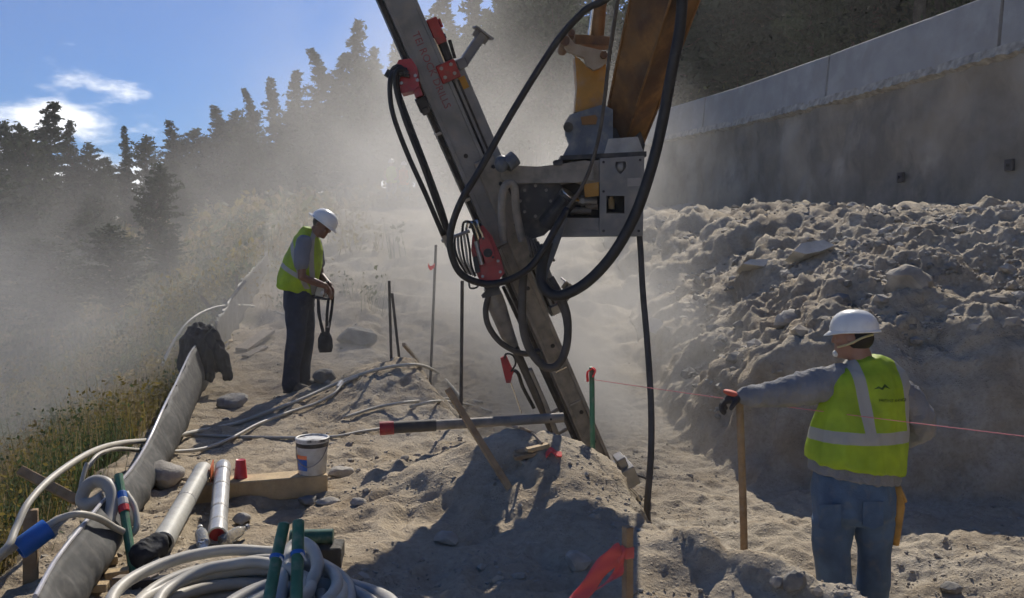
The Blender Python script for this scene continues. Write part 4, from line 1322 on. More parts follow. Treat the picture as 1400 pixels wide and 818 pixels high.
def hard_hat(name, c, fwd, up, parent, k=1.0, mat=None, pf=.034, pb=.004, ps=.008):
    f, u_, s = frame(fwd, up)
    A = Matrix((f, s, u_)).transposed() 
    c = Vector(c)
    mb = MB()
    V, Fc = [], []
    seg, rg = 36, 10
    for i in range(rg + 1):
        a = math.pi / 2 * i / rg
        for j in range(seg):
            t = 2 * math.pi * j / seg
            rad = math.cos(a) ** .85 if i < rg else 0.001
            h = math.sin(a)
            ridge = .006 * max(0, math.cos(a)) * (1 if abs(math.sin(t)) < .18 else 0)
            V.append(c + A @ (Vector((.140 * rad * math.cos(t), .113 * rad * math.sin(t), .125 * h + ridge)) * k))
    for i in range(rg):
        for j in range(seg):
            Fc.append((i * seg + j, i * seg + (j + 1) % seg, (i + 1) * seg + (j + 1) % seg, (i + 1) * seg + j))
    mb.add(V, Fc)
    V, Fc = [], []
    for lay, (o1, z) in enumerate(((0, .004), (1, -.004), (1, -.010), (0, -.004))):
        for j in range(seg):
            t = 2 * math.pi * j / seg
            ex = (ps + pf * max(0, math.cos(t)) ** 2.2 + pb * max(0, -math.cos(t)) ** 2) * o1
            V.append(c + A @ (Vector(((.140 + ex) * math.cos(t), (.113 + ex * .9) * math.sin(t), z - .02 * o1 * max(0, math.cos(t)) ** 2)) * k))
    for i in range(3):
        for j in range(seg):
            Fc.append((i * seg + j, i * seg + (j + 1) % seg, (i + 1) * seg + (j + 1) % seg, (i + 1) * seg + j))
    mb.add(V, Fc)
    o = mb.build(name, mat or M['white_hat'], parent, True)
    return o

def vest_mat(name, bands):
    """lime vest with silver tape sewn on; bands = list of lists of (ax, ay, az, lo, hi) limits in metres from the feet"""
    m, n, b = nodemat(name)
    L = n.links
    tcn = n.nodes.new('ShaderNodeTexCoord')
    fac = None
    for band in bands:
        prod = None
        for (ax, ay, az, lo, hi) in band:
            d = n.nodes.new('ShaderNodeVectorMath'); d.operation = 'DOT_PRODUCT'
            L.new(tcn.outputs['Object'], d.inputs[0]); d.inputs[1].default_value = (ax, ay, az)
            c = n.nodes.new('ShaderNodeMath'); c.operation = 'COMPARE'
            L.new(d.outputs['Value'], c.inputs[0]); c.inputs[1].default_value = (lo + hi) / 2; c.inputs[2].default_value = (hi - lo) / 2
            if prod is None: prod = c.outputs[0]
            else:
                q = n.nodes.new('ShaderNodeMath'); q.operation = 'MULTIPLY'
                L.new(prod, q.inputs[0]); L.new(c.outputs[0], q.inputs[1]); prod = q.outputs[0]
        if fac is None: fac = prod
        else:
            q = n.nodes.new('ShaderNodeMath'); q.operation = 'MAXIMUM'
            L.new(fac, q.inputs[0]); L.new(prod, q.inputs[1]); fac = q.outputs[0]
    no = n.nodes.new('ShaderNodeTexNoise'); no.inputs['Scale'].default_value = 9; no.inputs['Detail'].default_value = 5
    L.new(tcn.outputs['Object'], no.inputs['Vector'])
    cr_ = n.nodes.new('ShaderNodeValToRGB')
    cr_.color_ramp.elements[0].position = .3; cr_.color_ramp.elements[0].color = (.30, .43, .02, 1)
    cr_.color_ramp.elements[1].position = .7; cr_.color_ramp.elements[1].color = (.46, .63, .03, 1)
    L.new(no.outputs['Fac'], cr_.inputs['Fac'])
    mx = n.nodes.new('ShaderNodeMix'); mx.data_type = 'RGBA'
    L.new(fac, mx.inputs['Factor']); L.new(cr_.outputs['Color'], mx.inputs['A']); mx.inputs['B'].default_value = (.46, .45, .41, 1)
    L.new(mx.outputs['Result'], b.inputs['Base Color'])
    b.inputs['Roughness'].default_value = .65
    tr = n.nodes.new('ShaderNodeBsdfTranslucent'); L.new(mx.outputs['Result'], tr.inputs['Color'])
    ms = n.nodes.new('ShaderNodeMixShader'); ms.inputs['Fac'].default_value = .25
    L.new(b.outputs['BSDF'], ms.inputs[1]); L.new(tr.outputs['BSDF'], ms.inputs[2]); L.new(ms.outputs['Shader'], n.nodes['Material Output'].inputs['Surface'])
    return m

M['skin_dark'] = pmat('brown_skin', (.17, .085, .055), .5, 0, var=.12, vscale=12)
M['skin'] = pmat('tanned_skin', (.34, .18, .12), .5, 0, var=.12, vscale=12)
M['skin_far'] = pmat('skin', (.34, .2, .14), .6)
M['jeans_dark'] = pmat('navy_jeans', (.026, .034, .055), .85, 0, var=.3, vscale=10, bump=.25, bscale=120, dirt=.22, dirtcol=(.13, .12, .11))
M['jeans'] = pmat('blue_jeans', (.075, .125, .20), .85, 0, var=.3, vscale=8, bump=.25, bscale=120, dirt=.22, dirtcol=(.24, .22, .18))
M['shirt_grey'] = pmat('grey_tshirt', (.16, .17, .20), .85, 0, var=.15, bump=.2, bscale=90)
M['shirt_long'] = pmat('grey_sweatshirt', (.21, .21, .215), .9, 0, var=.15, vscale=8, bump=.3, bscale=90, dirt=.15)
M['boot'] = pmat('dusty_boot', (.09, .075, .06), .8, 0, var=.3, dirt=.45)
M['hair'] = pmat('dark_hair', (.02, .016, .013), .7)
M['glove'] = pmat('dark_glove', (.05, .045, .042), .8, 0, var=.3, bump=.3)
M['glove_red'] = pmat('orange_red_glove_back', (.62, .12, .07), .7, 0, var=.2)
M['mask_white'] = pmat('white_mask', (.68, .66, .60), .7)
M['strap'] = pmat('yellow_strap', (.52, .45, .25), .7)
M['leather'] = pmat('yellow_leather', (.46, .25, .06), .7, 0, var=.3, vscale=12, bump=.3)

def boots(parent, ankles, fwd, mat, gzs):
    f = Vector(fwd).normalized()
    for a, z in zip(ankles, gzs):
        a = Vector(a)
        mb = MB()
        g = Vector((a.x, a.y, z))
        mb.limb([(g + Vector((0, 0, .20)), .058), (g + Vector((0, 0, .09)), .056), (g - f * .03 + Vector((0, 0, .05)), .052)], 12)
        mb.limb([(g - f * .05 + Vector((0, 0, .042)), .044), (g + f * .06 + Vector((0, 0, .048)), .050), (g + f * .15 + Vector((0, 0, .040)), .042), (g + f * .19 + Vector((0, 0, .034)), .034)], 12)
        b = remesh(mb, 'boot', mat, parent, .009, 2)
        mb = MB(); s = f.cross(Vector((0, 0, 1)))
        A = Matrix((f, s, Vector((0, 0, 1)))).transposed()
        mb.box(g + f * .07 + Vector((0, 0, .008)), (.29, .09, .026), A, .01); mb.build('sole', M['rubber_dusty'], b)

# ---------------------------------------------------------------- worker with the remote control
YL = 8.8
def PL(px, py, dy=0.0): return at(px, py, YL) + Vector((0, dy, 0))
foot = PL(408, 545)
fz = gz(foot.x, foot.y)
dz = fz - PL(408, 545).z
def PL(px, py, dy=0.0): return at(px, py, YL) + Vector((0, dy, dz))
org = Vector((foot.x, YL, fz))
side = Vector((0, 1, 0))
mb = MB()
hc = PL(441, 319, -.01)
hf, hu = Vector((.80, -.22, -.52)), Vector((.52, 0, .85))
head_shape(mb, hc, hf, hu, PL(424, 338))
mb.rings([(PL(409, 420), .08, .14), (PL(411, 400), .10, .15), (PL(416, 368), .13, .165), (PL(420, 346), .10, .17), (PL(424, 333), .06, .08)], Vector((1, 0, 0)), 16)
RA = [(PL(421, 345, -.19), .058), (PL(420, 370, -.235), .050), (PL(421, 389, -.245), .043), (PL(436, 396, -.19), .040), (PL(449, 402, -.12), .028)]
LA = [(PL(424, 345, .19), .058), (PL(428, 370, .22), .050), (PL(431, 388, .22), .043), (PL(441, 397, .15), .038), (PL(450, 403, .07), .028)]
mb.limb(RA); mb.limb(LA)
hand_shape(mb, PL(449.5, 402.5, -.12), (.35, .35, -.75), (.8, -.5, .25), 1, .45)
hand_shape(mb, PL(450, 403, .07), (.35, -.35, -.75), (.8, .5, .25), -1, .45)
ank = [PL(401, 533, -.10), PL(410, 531, .10)]
mb.limb([(PL(409, 425, -.09), .09), (PL(407, 474, -.1), .06), (ank[0], .045)]); mb.limb([(PL(410, 425, .09), .09), (PL(414, 474, .1), .06), (ank[1], .045)])
p1 = remesh(mb, 'person', M['skin_dark'], None, .008, 3, origin=org)
tag(p1, 'worker in white hard hat and lime vest looking down at a remote control', 'person', 'workers on the site')
mb = MB(); mb.limb([(PL(409, 412, -.07), .13), (PL(409, 435, -.09), .115), (PL(408, 474, -.1), .092), (PL(402, 508, -.10), .082), (PL(401, 536, -.10), .080)], 18)
mb.limb([(PL(411, 412, .07), .13), (PL(411, 435, .09), .115), (PL(415, 474, .1), .090), (PL(410, 508, .10), .080), (PL(410, 535, .10), .078)], 18)
mb.rings([(PL(409, 396), .135, .185), (PL(409, 415), .150, .205), (PL(409, 434), .145, .20)], Vector((1, 0, 0)), 24)
tr_ = remesh(mb, 'trousers', M['jeans_dark'], p1, .009, 3, (.010, .11, (1, 1, .6)))
mb = MB(); mb.prism([(399, 415), (408, 414), (409, 428), (399, 429)], YL - .245, .012); mb.v = [tuple(Vector(p) + Vector((0, 0, dz))) for p in mb.v]
boots(p1, [PL(402, 545, -.10), PL(411, 543, .10)], (1, -.25, 0), M['boot'], [fz - .005, gz(PL(411, 545).x, YL + .1) - .005])
mb = MB()
mb.limb([(PL(421, 343, -.165), .078), (PL(420, 357, -.215), .077), (PL(420, 371, -.24), .074)], 16)
mb.limb([(PL(424, 343, .165), .078), (PL(426, 357, .21), .077), (PL(428, 371, .225), .074)], 16)
mb.rings([(PL(411, 398), .12, .17), (PL(417, 366), .15, .18), (PL(421, 345), .12, .19), (PL(424, 334), .07, .09), (PL(426, 329), .055, .065)], Vector((1, 0, 0)), 20)
remesh(mb, 'shirt', M['shirt_grey'], p1, .008, 3, (.006, .09, (1, 1, 1)))
def lz(px, py): return PL(px, py) - org
b0 = lz(389, 373); nrm_ = Vector((.50, 0, .866))
d0 = nrm_.dot(b0)
vm = vest_mat('lime_vest_tape_side', [[(nrm_.x, 0, nrm_.z, d0 - .022, d0 + .022)],
      [(1, 0, .38, lz(404, 350).x + .38 * lz(404, 350).z - .022, lz(404, 350).x + .38 * lz(404, 350).z + .022), (0, 0, 1, d0 * 1.0, 2)],
      [(1, 0, .0, lz(431, 350).x - .02, lz(431, 350).x + .02), (0, 0, 1, .9, 2)]])
mb = MB()
mb.rings([(PL(404, 409), .185, .215), (PL(407, 397), .195, .225), (PL(411, 382), .192, .225), (PL(416, 365), .180, .215), (PL(419, 350), .155, .195), (PL(420, 338), .125, .165), (PL(421, 329), .085, .11), (PL(423, 322), .06, .075)], Vector((1, 0, 0)), 30)
vest = remesh(mb, 'vest', vm, p1, .008, 2, (.012, .13, (1, 1, .7)), origin=org)
hard_hat('hard_hat', hc + hu.normalized() * .035 - hf.normalized() * .002, hf, hu, p1, pf=.018, pb=.03, ps=.012)
f_, u_, s_ = frame(hf, hu)
mb = MB(); mb.ball(hc - f_ * .022 + u_ * .012, (.088, .083, .075), Matrix((f_, s_, u_)).transposed()); mb.build('hair', M['hair'], p1, True)
# remote control box with harness
rc = empty('remote_control', PL(442, 418, -.02))
tag(rc, 'black and beige remote control box with dangling harness in the hands of the standing worker', 'remote control')
mb = MB(); mb.box(PL(441, 410, -.02), (.085, .22, .10), Matrix.Rotation(R(12), 3, 'Y'), .012); mb.build('case', pmat('beige_case', (.36, .33, .27), .5), rc)
mb = MB(); mb.box(PL(442, 418, -.02), (.13, .25, .025), Matrix.Rotation(R(8), 3, 'Y'), .008); mb.build('base', M['dark_steel'], rc)
mb = MB(); mb.ball(PL(445.5, 411, -.14), (.022, .022, .022)); mb.build('knob', M['white_plastic'], rc)
for d_ in (-.08, 0, .08):
    mb = MB(); mb.cyl(PL(445, 403, -.02 + d_), PL(447, 397, -.02 + d_), .007, 8); mb.ball(PL(447, 397, -.02 + d_), (.012, .012, .012)); mb.build('joystick', M['dark_steel'], rc)
def ribbon(mb, pts, wd, wdir, th=.004):
    P = catmull(pts, 6); wdir = Vector(wdir).normalized()
    V, Fc = [], []
    for i, p in enumerate(P):
        t = (P[min(i + 1, len(P) - 1)] - P[max(i - 1, 0)]).normalized()
        nn = t.cross(wdir).normalized() * th
        w_ = wdir * wd / 2
        V += [p - w_ - nn, p + w_ - nn, p + w_ + nn, p - w_ + nn]
    for i in range(len(P) - 1):
        for k in range(4):
            Fc.append((i * 4 + k, i * 4 + (k + 1) % 4, i * 4 + 4 + (k + 1) % 4, i * 4 + 4 + k))
    Fc += [(3, 2, 1, 0), tuple(len(V) - 4 + k for k in range(4))]
    return mb.add(V, Fc)
for pts in ([(433, 414, .05), (436, 448, .05), (441, 468, .03), (443, 474, 0)], [(438, 419, -.1), (439, 440, -.1), (443, 462, -.05), (445, 476, 0)], [(452, 418, -.1), (450, 440, -.1), (448, 462, -.05), (446, 476, 0)], [(454, 416, .05), (452, 436, .05), (449, 460, .02), (447, 474, 0)]):
    mb = MB(); ribbon(mb, [PL(*q) for q in pts], .028, (1, .3, 0)); mb.build('strap', M['black_cloth'], rc)
mb = MB(); mb.rings([(PL(444.5, 466), .045, .02), (PL(444.5, 474), .07, .03), (PL(445, 486), .075, .032), (PL(445, 493), .06, .025)], (1, .3, 0), 16); mb.build('harness_pad', M['black_cloth'], rc, True)
mb = MB(); mb.box(PL(449.5, 455, -.06), (.035, .015, .05), None, .004); mb.build('buckle', M['steel'], rc)

# ---------------------------------------------------------------- worker leaning on the wooden handle
YR = 4.7
def PR(px, py, dy=0.0): return at(px, py, YR) + Vector((0, dy, 0))
rz = gz(PR(1172, 0).x, YR)
org = Vector((PR(1172, 0).x, YR, rz))
X_ = Vector((1, 0, 0))
mb = MB()
hc = PR(1168, 462, .02)
hf, hu = Vector((-.86, .50, -.06)), Vector((.03, .05, 1))
head_shape(mb, hc, hf, hu, PR(1180, 500), .98)
mb.rings([(PR(1166, 700), .16, .11), (PR(1168, 660), .19, .12), (PR(1174, 600), .19, .12), (PR(1184, 540), .185, .12), (PR(1184, 512), .15, .10), (PR(1181, 495), .07, .07)], X_, 18)
wl = PR(1024, 549, .16)
mb.limb([(PR(1150, 522), .06), (PR(1082, 539, .06), .05), (wl, .032)]); mb.limb([(PR(1228, 530), .06), (PR(1264, 582, .0), .05), (PR(1226, 612, .20), .034)])
hand_shape(mb, wl, (-.86, .2, -.28), (-.25, .05, .95), -1, .75, 1.02)
hand_shape(mb, PR(1226, 612, .20), (-.8, .3, -.3), (.2, .9, .2), 1, .5)
ank = [PR(1146, 0, -.02), PR(1199, 0, .10)]
for a in ank: a.z = rz + .09
mb.limb([(PR(1140, 700), .10), (PR(1138, 780), .065), (ank[0], .05)]); mb.limb([(PR(1194, 700), .10), (PR(1196, 785, .03), .065), (ank[1], .05)])
p2 = remesh(mb, 'person', M['skin'], None, .008, 3, origin=org)
tag(p2, 'worker seen from behind in lime vest and jeans leaning on a wooden pole', 'person', 'workers on the site')
mb = MB()
mb.rings([(PR(1166, 644), .200, .138), (PR(1166, 675), .215, .155), (PR(1166, 700), .210, .156), (PR(1166, 712), .18, .13)], X_, 26, 2.3)
mb.limb([(PR(1138, 712), .110), (PR(1135, 750, -.01), .094), (PR(1139, 790, -.02), .088), (PR(1145, 840, -.02), .086), (ank[0] + Vector((0, 0, .03)), .084), (ank[0] - Vector((0, 0, .03)), .086)], 20)
mb.limb([(PR(1194, 712), .106), (PR(1197, 750, .01), .086), (PR(1198, 790, .03), .082), (PR(1198, 840, .07), .082), (ank[1] + Vector((0, 0, .03)), .080), (ank[1] - Vector((0, 0, .03)), .082)], 20)
jeans = remesh(mb, 'trousers', M['jeans'], p2, .009, 3, (.011, .13, (1, 1, .55)))
for (x0, x1, y0, y1) in ((1120, 1150, 690, 722), (1180, 1208, 686, 718)):
    mb = MB(); cx = PR((x0 + x1) / 2, 0).x
    yb = YR - .172
    mb.prism([(x0, y0), (x1, y0), (x1, y1), ((x0 + x1) / 2, y1 + 6), (x0, y1)], YR - .166 if x0 < 1150 else YR - .162, .01); mb.build('back_pocket', M['jeans'], jeans)
boots(p2, ank, (-.35, 1, 0), M['boot'], [gz(a.x, a.y) for a in ank])
mb = MB()
mb.rings([(PR(1166, 651), .240, .174), (PR(1168, 638), .236, .168), (PR(1171, 620), .225, .150), (PR(1174, 600), .205, .130), (PR(1184, 545), .180, .115), (PR(1186, 520), .165, .105), (PR(1184, 503), .11, .085), (PR(1181, 490), .065, .07)], X_, 26)
mb.limb([(PR(1160, 522), .098), (PR(1130, 527, .02), .095), (PR(1096, 535, .05), .088), (PR(1078, 540, .07), .080), (PR(1050, 545, .11), .064), (PR(1028, 548.5, .155), .046)], 18)
mb.limb([(PR(1216, 530), .092), (PR(1238, 545, .0), .088), (PR(1258, 572, 0), .080), (PR(1262, 588, .03), .076), (PR(1248, 602, .11), .064), (PR(1230, 611, .19), .050)], 18)
remesh(mb, 'shirt', M['shirt_long'], p2, .0075, 2, (.012, .085, (1.7, 1, .9)))
def rr(px, py): return PR(px, py, -.15) - org
hz0, hz1 = rr(0, 599).z, rr(0, 583).z
def vx(p, q):      # tilted vertical tape between two points
    a, b = rr(*p), rr(*q); k = (b.x - a.x) / (b.z - a.z)
    return k, a.x - k * a.z
k1, c1 = vx((1160, 500), (1173, 590)); k2, c2 = vx((1228, 525), (1236, 600))
vm = vest_mat('lime_vest_tape_back', [[(0, 0, 1, hz0, hz1)],
     [(1, 0, -k1, c1 - .029, c1 + .029), (0, 0, 1, hz0, 3)], [(1, 0, -k2, c2 - .027, c2 + .05), (0, 0, 1, hz0, 3)]])
mb = MB()
mb.rings([(PR(1168, 636), .256, .192), (PR(1170, 622), .256, .190), (PR(1173, 600), .250, .182), (PR(1179, 572), .236, .172), (PR(1184, 545), .222, .164), (PR(1185, 525), .212, .154), (PR(1184, 510), .190, .136), (PR(1183, 499), .145, .112), (PR(1181, 489), .085, .092)], X_, 34)
vest = remesh(mb, 'vest', vm, p2, .008, 2, (.015, .12, (1.2, 1, .6)), origin=org)
# back print: a small peak and a line of capitals
M['print'] = pmat('dark_green_print', (.10, .17, .03), .7)
v_ = np.array([q.co[:] for q in vest.data.vertices]) + np.array(org)
def back_y(px, py):
    w_ = PR(px, py, -.15)
    d2 = (v_[:, 0] - w_.x) ** 2 + (v_[:, 2] - w_.z) ** 2
    k = np.argsort(d2)[:40]
    return v_[k, 1].min()
def on_back(o):
    me = o.data; W = WLOC[o.name] if o.name in WLOC else Vector()
    W = Vector(org) + o.location
    for q in me.vertices:
        wv = W + q.co
        d2 = (v_[:, 0] - wv.x) ** 2 + (v_[:, 2] - wv.z) ** 2 + np.where(v_[:, 1] > YR - .02, 9, 0)
        q.co.y = v_[np.argmin(d2), 1] - .003 - W.y
t_ = text_mesh('FRONT RANGE', .0235, 'back_print', M['print'], p2, PR(1205, 541, -.17), (1, 0, -.02), (.02, 0, 1)); on_back(t_)
mb = MB(); mb.prism([(1196, 533), (1203, 529), (1207, 531), (1212, 526), (1219, 533), (1212, 530), (1208, 534), (1203, 532)], YR - .17, .003); t_ = mb.build('back_emblem', M['print'], p2); on_back(t_)
hard_hat('hard_hat', hc + Vector((.008, 0, .036)), hf, Vector((.02, .02, 1)), p2, .90, pf=.03, pb=.004, ps=.006)
f_, u_, s_ = frame(hf, hu)
mb = MB(); mb.ball(hc - f_ * .022 + u_ * .0, (.086, .081, .076), Matrix((f_, s_, u_)).transposed()); mb.build('hair', M['hair'], p2, True)
mb = MB(); mb.tube([hc + f_ * .07 - s_ * .062 - u_ * .05, hc - s_ * .094 - u_ * .03, hc - f_ * .06 - s_ * .080 + u_ * .0, hc - f_ * .105 - s_ * .02 + u_ * .015], .006, 6, 5); mb.build('mask_strap', M['strap'], p2)
mb = MB(); mb.ball(hc + f_ * .088 - u_ * .085, (.020, .034, .020), Matrix((f_, s_, u_)).transposed()); mb.build('dust_mask', M['mask_white'], p2, True)
mb = MB(); hand_shape(mb, wl, (-.86, .2, -.28), (-.25, .05, .95), -1, .75, 1.02, .004); mb.limb([(wl + Vector((.05, -.02, .0)), .040), (wl, .036)], 12)
gl = remesh(mb, 'glove', M['glove'], p2, .006, 2)
mb = MB(); A = Matrix(frame((-.86, .2, -.28), (-.25, .05, .95))).transposed()
A = Matrix((A.col[0], A.col[2], A.col[1])).transposed()
mb.ball(wl + Vector((-.045, .01, .012)), (.055, .045, .018), Matrix.Rotation(R(18), 3, 'Y')); mb.build('glove_back', M['glove_red'], gl, True)
# leather tool pouch / spare glove at the belt
mb = MB(); mb.rings([(PR(1222, 664, -.02), .030, .03), (PR(1224, 690, -.03), .038, .03), (PR(1222, 715, -.04), .026, .022), (PR(1220, 742, -.04), .018, .014)], X_, 12); mb.limb([(PR(1226, 665, -.03), .012), (PR(1233, 682, -.04), .010)], 8); mb.build('spare_glove', M['leather'], p2, True)

# wooden handle under his hand
st = ghit(1019, 768)
tp = Vector((at(1012, 0, wl.y).x, wl.y + .02, wl.z - .01))
bt = Vector((st.x, max(st.y, 4.85), 0)); bt.z = gz(bt.x, bt.y) - .02
bt = Vector((at(1019, 768, 5.0).x, 5.0, min(gz(at(1019, 768, 5.0).x, 5.0), at(1019, 768, 5.0).z)))
mb = MB(); mb.tube([bt, bt.lerp(tp, .5) + Vector((.004, 0, 0)), tp + (tp - bt).normalized() * .02], .021, 12, 4)
hd = mb.build('wooden_pole', M['wood'], None, True)
tag(hd, 'upright brown wooden pole held by the worker in jeans', 'pole')

# ---------------------------------------------------------------- two far workers in the dust
def far_person(px, py_foot, Y, vest_mat_, label):
    x = (px - 700) / FPX * Y
    z = gz(x, Y)
    o_ = Vector((x, Y, z))
    mb = MB()
    for s_ in (-1, 1):
        mb.limb([(o_ + Vector((s_ * .09, 0, .9)), .10), (o_ + Vector((s_ * .11, 0, .5)), .075), (o_ + Vector((s_ * .12, 0, .08)), .06)], 10)
        mb.limb([(o_ + Vector((s_ * .2, 0, 1.42)), .06), (o_ + Vector((s_ * .27, -.05, 1.15)), .05), (o_ + Vector((s_ * .16, -.22, 1.0)), .04)], 8)
    mb.rings([(o_ + Vector((0, 0, .85)), .17, .12), (o_ + Vector((0, 0, 1.2)), .19, .13), (o_ + Vector((0, 0, 1.45)), .18, .11), (o_ + Vector((0, 0, 1.54)), .06, .06)], X_, 14)
    head_shape(mb, o_ + Vector((0, 0, 1.66)), (0, -1, -.1), (0, 0, 1), o_ + Vector((0, 0, 1.5)))
    p = remesh(mb, 'person', M['skin_far'], None, .022, 1, origin=o_)
    tag(p, label, 'person', 'workers on the site')
    mb = MB()
    for s_ in (-1, 1):
        mb.limb([(o_ + Vector((s_ * .09, 0, .9)), .115), (o_ + Vector((s_ * .11, 0, .5)), .09), (o_ + Vector((s_ * .12, 0, .06)), .08)], 10)
    mb.build('trousers', M['jeans'], p, True)
    mb = MB(); mb.rings([(o_ + Vector((0, 0, .88)), .20, .15), (o_ + Vector((0, 0, 1.2)), .215, .155), (o_ + Vector((0, 0, 1.44)), .20, .135), (o_ + Vector((0, 0, 1.53)), .09, .09)], X_, 16); mb.build('vest', vest_mat_, p, True)
    hard_hat('hard_hat', o_ + Vector((0, 0, 1.70)), (0, -1, -.1), (0, 0, 1), p)
M['lime_far'] = pmat('lime_cloth', (.42, .58, .04), .7)
M['orange_far'] = pmat('orange_cloth', (.80, .16, .05), .7)
far_person(535, 285, 34, M['lime_far'], 'distant worker in a yellow-green vest faint in the dust beside the black hoses')
far_person(552, 280, 35, M['orange_far'], 'distant worker in an orange-red vest faint in the dust close to the mast')

# ================================================================== THINGS LYING ABOUT
def up(p, h): return Vector((p.x, p.y, p.z + h))
def on(px, py, h=0.0): return up(ghit(px, py), h)

# ---- silt fence
fen = empty('silt_fence', ghit(150, 700))
tag(fen, 'sagging silt fence of dusty grey fabric along the edge of the brush', 'fence')
TP, BP = [], []
for (px, yt, yb) in ((366, 343, 366), (352, 361, 392), (336, 376, 420), (322, 396, 445), (305, 424, 475), (292, 442, 505), (276, 464, 528), (261, 482, 550), (241, 524, 588), (224, 558, 622), (202, 606, 655), (180, 642, 694), (150, 676, 735), (112, 722, 795), (76, 768, 855), (48, 818, 925)):
    q_ = ghit(px, yb)
    q_ = Vector((at(px, 0, q_.y).x, q_.y, q_.z))
    t_ = at(px, yt, q_.y)
    t_.z = min(max(t_.z, q_.z + .15), q_.z + .7)
    TP.append(t_); BP.append(q_ + Vector((.05, -.03, -.02)))
TPs, BPs = catmull(TP, 10), catmull(BP, 10)
def sheet(name, A, B, mat, parent, rows=8, amp=.03, seed=0.0, th=.003, bow=.0):
    n = len(A)
    V = []
    for i in range(n):
        for j in range(rows):
            f = j / (rows - 1)
            p = A[i].lerp(B[i], f)
            V.append(p)
    V = np.array([tuple(p) for p in V])
    Fq = np.tile(np.linspace(0, 1, rows), n)
    nz2 = fbm(V[:, 0] * 2.2 + seed, V[:, 1] * 2.2, V[:, 2] * .8, .35, 3)
    rid = 1 - np.abs(fbm(V[:, 0] * 3 + seed, V[:, 1] * 3, V[:, 2], .5, 2)) * 2
    d = amp * (nz2 + .5 * rid)
    V[:, 0] += d * .8 + bow * np.sin(Fq * math.pi); V[:, 2] += d * .5 * np.sin(Fq * math.pi) - bow * .3 * np.sin(Fq * math.pi); V[:, 1] += d * .3
    Fc = [(i * rows + j, (i + 1) * rows + j, (i + 1) * rows + j + 1, i * rows + j + 1) for i in range(n - 1) for j in range(rows - 1)]
    o = mk(name, V, Fc, mat, parent, True)
    s = o.modifiers.new('s', 'SOLIDIFY'); s.thickness = th
    return o
n1 = 10 * 5
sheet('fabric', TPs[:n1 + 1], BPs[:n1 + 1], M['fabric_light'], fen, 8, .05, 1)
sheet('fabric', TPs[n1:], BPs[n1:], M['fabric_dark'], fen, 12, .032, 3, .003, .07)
mb = MB(); mb.tube([p + Vector((0, 0, .006)) for p in TPs[n1 + 8:]], .010, 8, smooth=False); mb.build('top_cord', pmat('pale_plastic_strip', (.42, .41, .43), .25, 0, var=.2, dirt=.3), fen)
# crumpled pale film hanging over the fence
A_ = [at(205, 602, 6.25), at(188, 628, 5.85), at(165, 655, 5.4), at(140, 672, 5.0), at(120, 690, 4.8)]
B_ = [at(222, 622, 6.15), at(206, 655, 5.75), at(186, 690, 5.3), at(158, 715, 4.9), at(135, 735, 4.7)]
sheet('plastic_film', catmull(A_, 10), catmull(B_, 10), M['fabric_light'], fen, 10, .045, 7, .002, .05)
A_ = [at(160, 670, 4.7), at(128, 690, 4.55), at(100, 725, 4.35), at(78, 760, 4.15), at(70, 830, 3.9)]
B_ = [at(150, 705, 4.6), at(118, 728, 4.45), at(96, 770, 4.25), at(85, 800, 4.05), at(78, 860, 3.85)]
sheet('plastic_film', catmull(A_, 10), catmull(B_, 10), pmat('grey_film', (.12, .12, .115), .5, 0, var=.25, vscale=10, dirt=.4), fen, 10, .03, 9, .002, .03)
def stake(name, base, tip, w, t, mat, parent=None, point=False):
    base, tip = Vector(base), Vector(tip)
    z = (tip - base).normalized()
    x = (Vector((1, .35, 0)) - z * Vector((1, .35, 0)).dot(z)).normalized()
    A = Matrix((x, z.cross(x), z)).transposed()
    mb = MB(); L_ = (tip - base).length
    mb.box((base + tip) / 2, (w, t, L_), A, .003)
    return mb.build(name, mat, parent)
for (px, py0, py1, Y) in ((366, 372, 338, 19.0), (352, 392, 356, 17.2), (322, 436, 376, 13.9), (305, 470, 408, 12.2), (243, 578, 532, 8.0)):
    x = (px - 700) / FPX * Y
    stake('post', (x, Y, gz(x, Y) - .1), at(px + 2, py1, Y), .04, .02, M['wood_grey'], fen)
stake('brace', at(300, 436, 12.1), at(274, 404, 12.0), .05, .03, M['wood_grey'], fen)
stake('brace', at(296, 432, 12.0), at(336, 384, 12.4), .04, .03, M['fabric_light'], fen)
# ---- black jacket over the fence
mb = MB(); Yj = 9.2
mb.limb([(at(257, 520, Yj - .05), .05), (at(254, 495, Yj), .075), (at(260, 468, Yj), .085), (at(270, 452, Yj), .085), (at(282, 455, Yj), .085), (at(291, 474, Yj), .08), (at(298, 500, Yj), .06)], 14)
mb.limb([(at(266, 466, Yj - .12), .07), (at(268, 490, Yj - .17), .06), (at(266, 515, Yj - .2), .045), (at(270, 530, Yj - .2), .035)], 12)
mb.limb([(at(290, 462, Yj - .08), .07), (at(302, 485, Yj - .1), .055), (at(309, 505, Yj - .1), .045), (at(312, 516, Yj - .1), .03)], 12)
mb.limb([(at(276, 462, Yj - .05), .09), (at(280, 490, Yj - .12), .08), (at(285, 512, Yj - .16), .06)], 12)
jk = remesh(mb, 'jacket', M['black_cloth'], None, .010, 1, (.045, .12, (1.8, 1.8, .45)))
tag(jk, 'black jacket thrown over the silt fence', 'jacket')

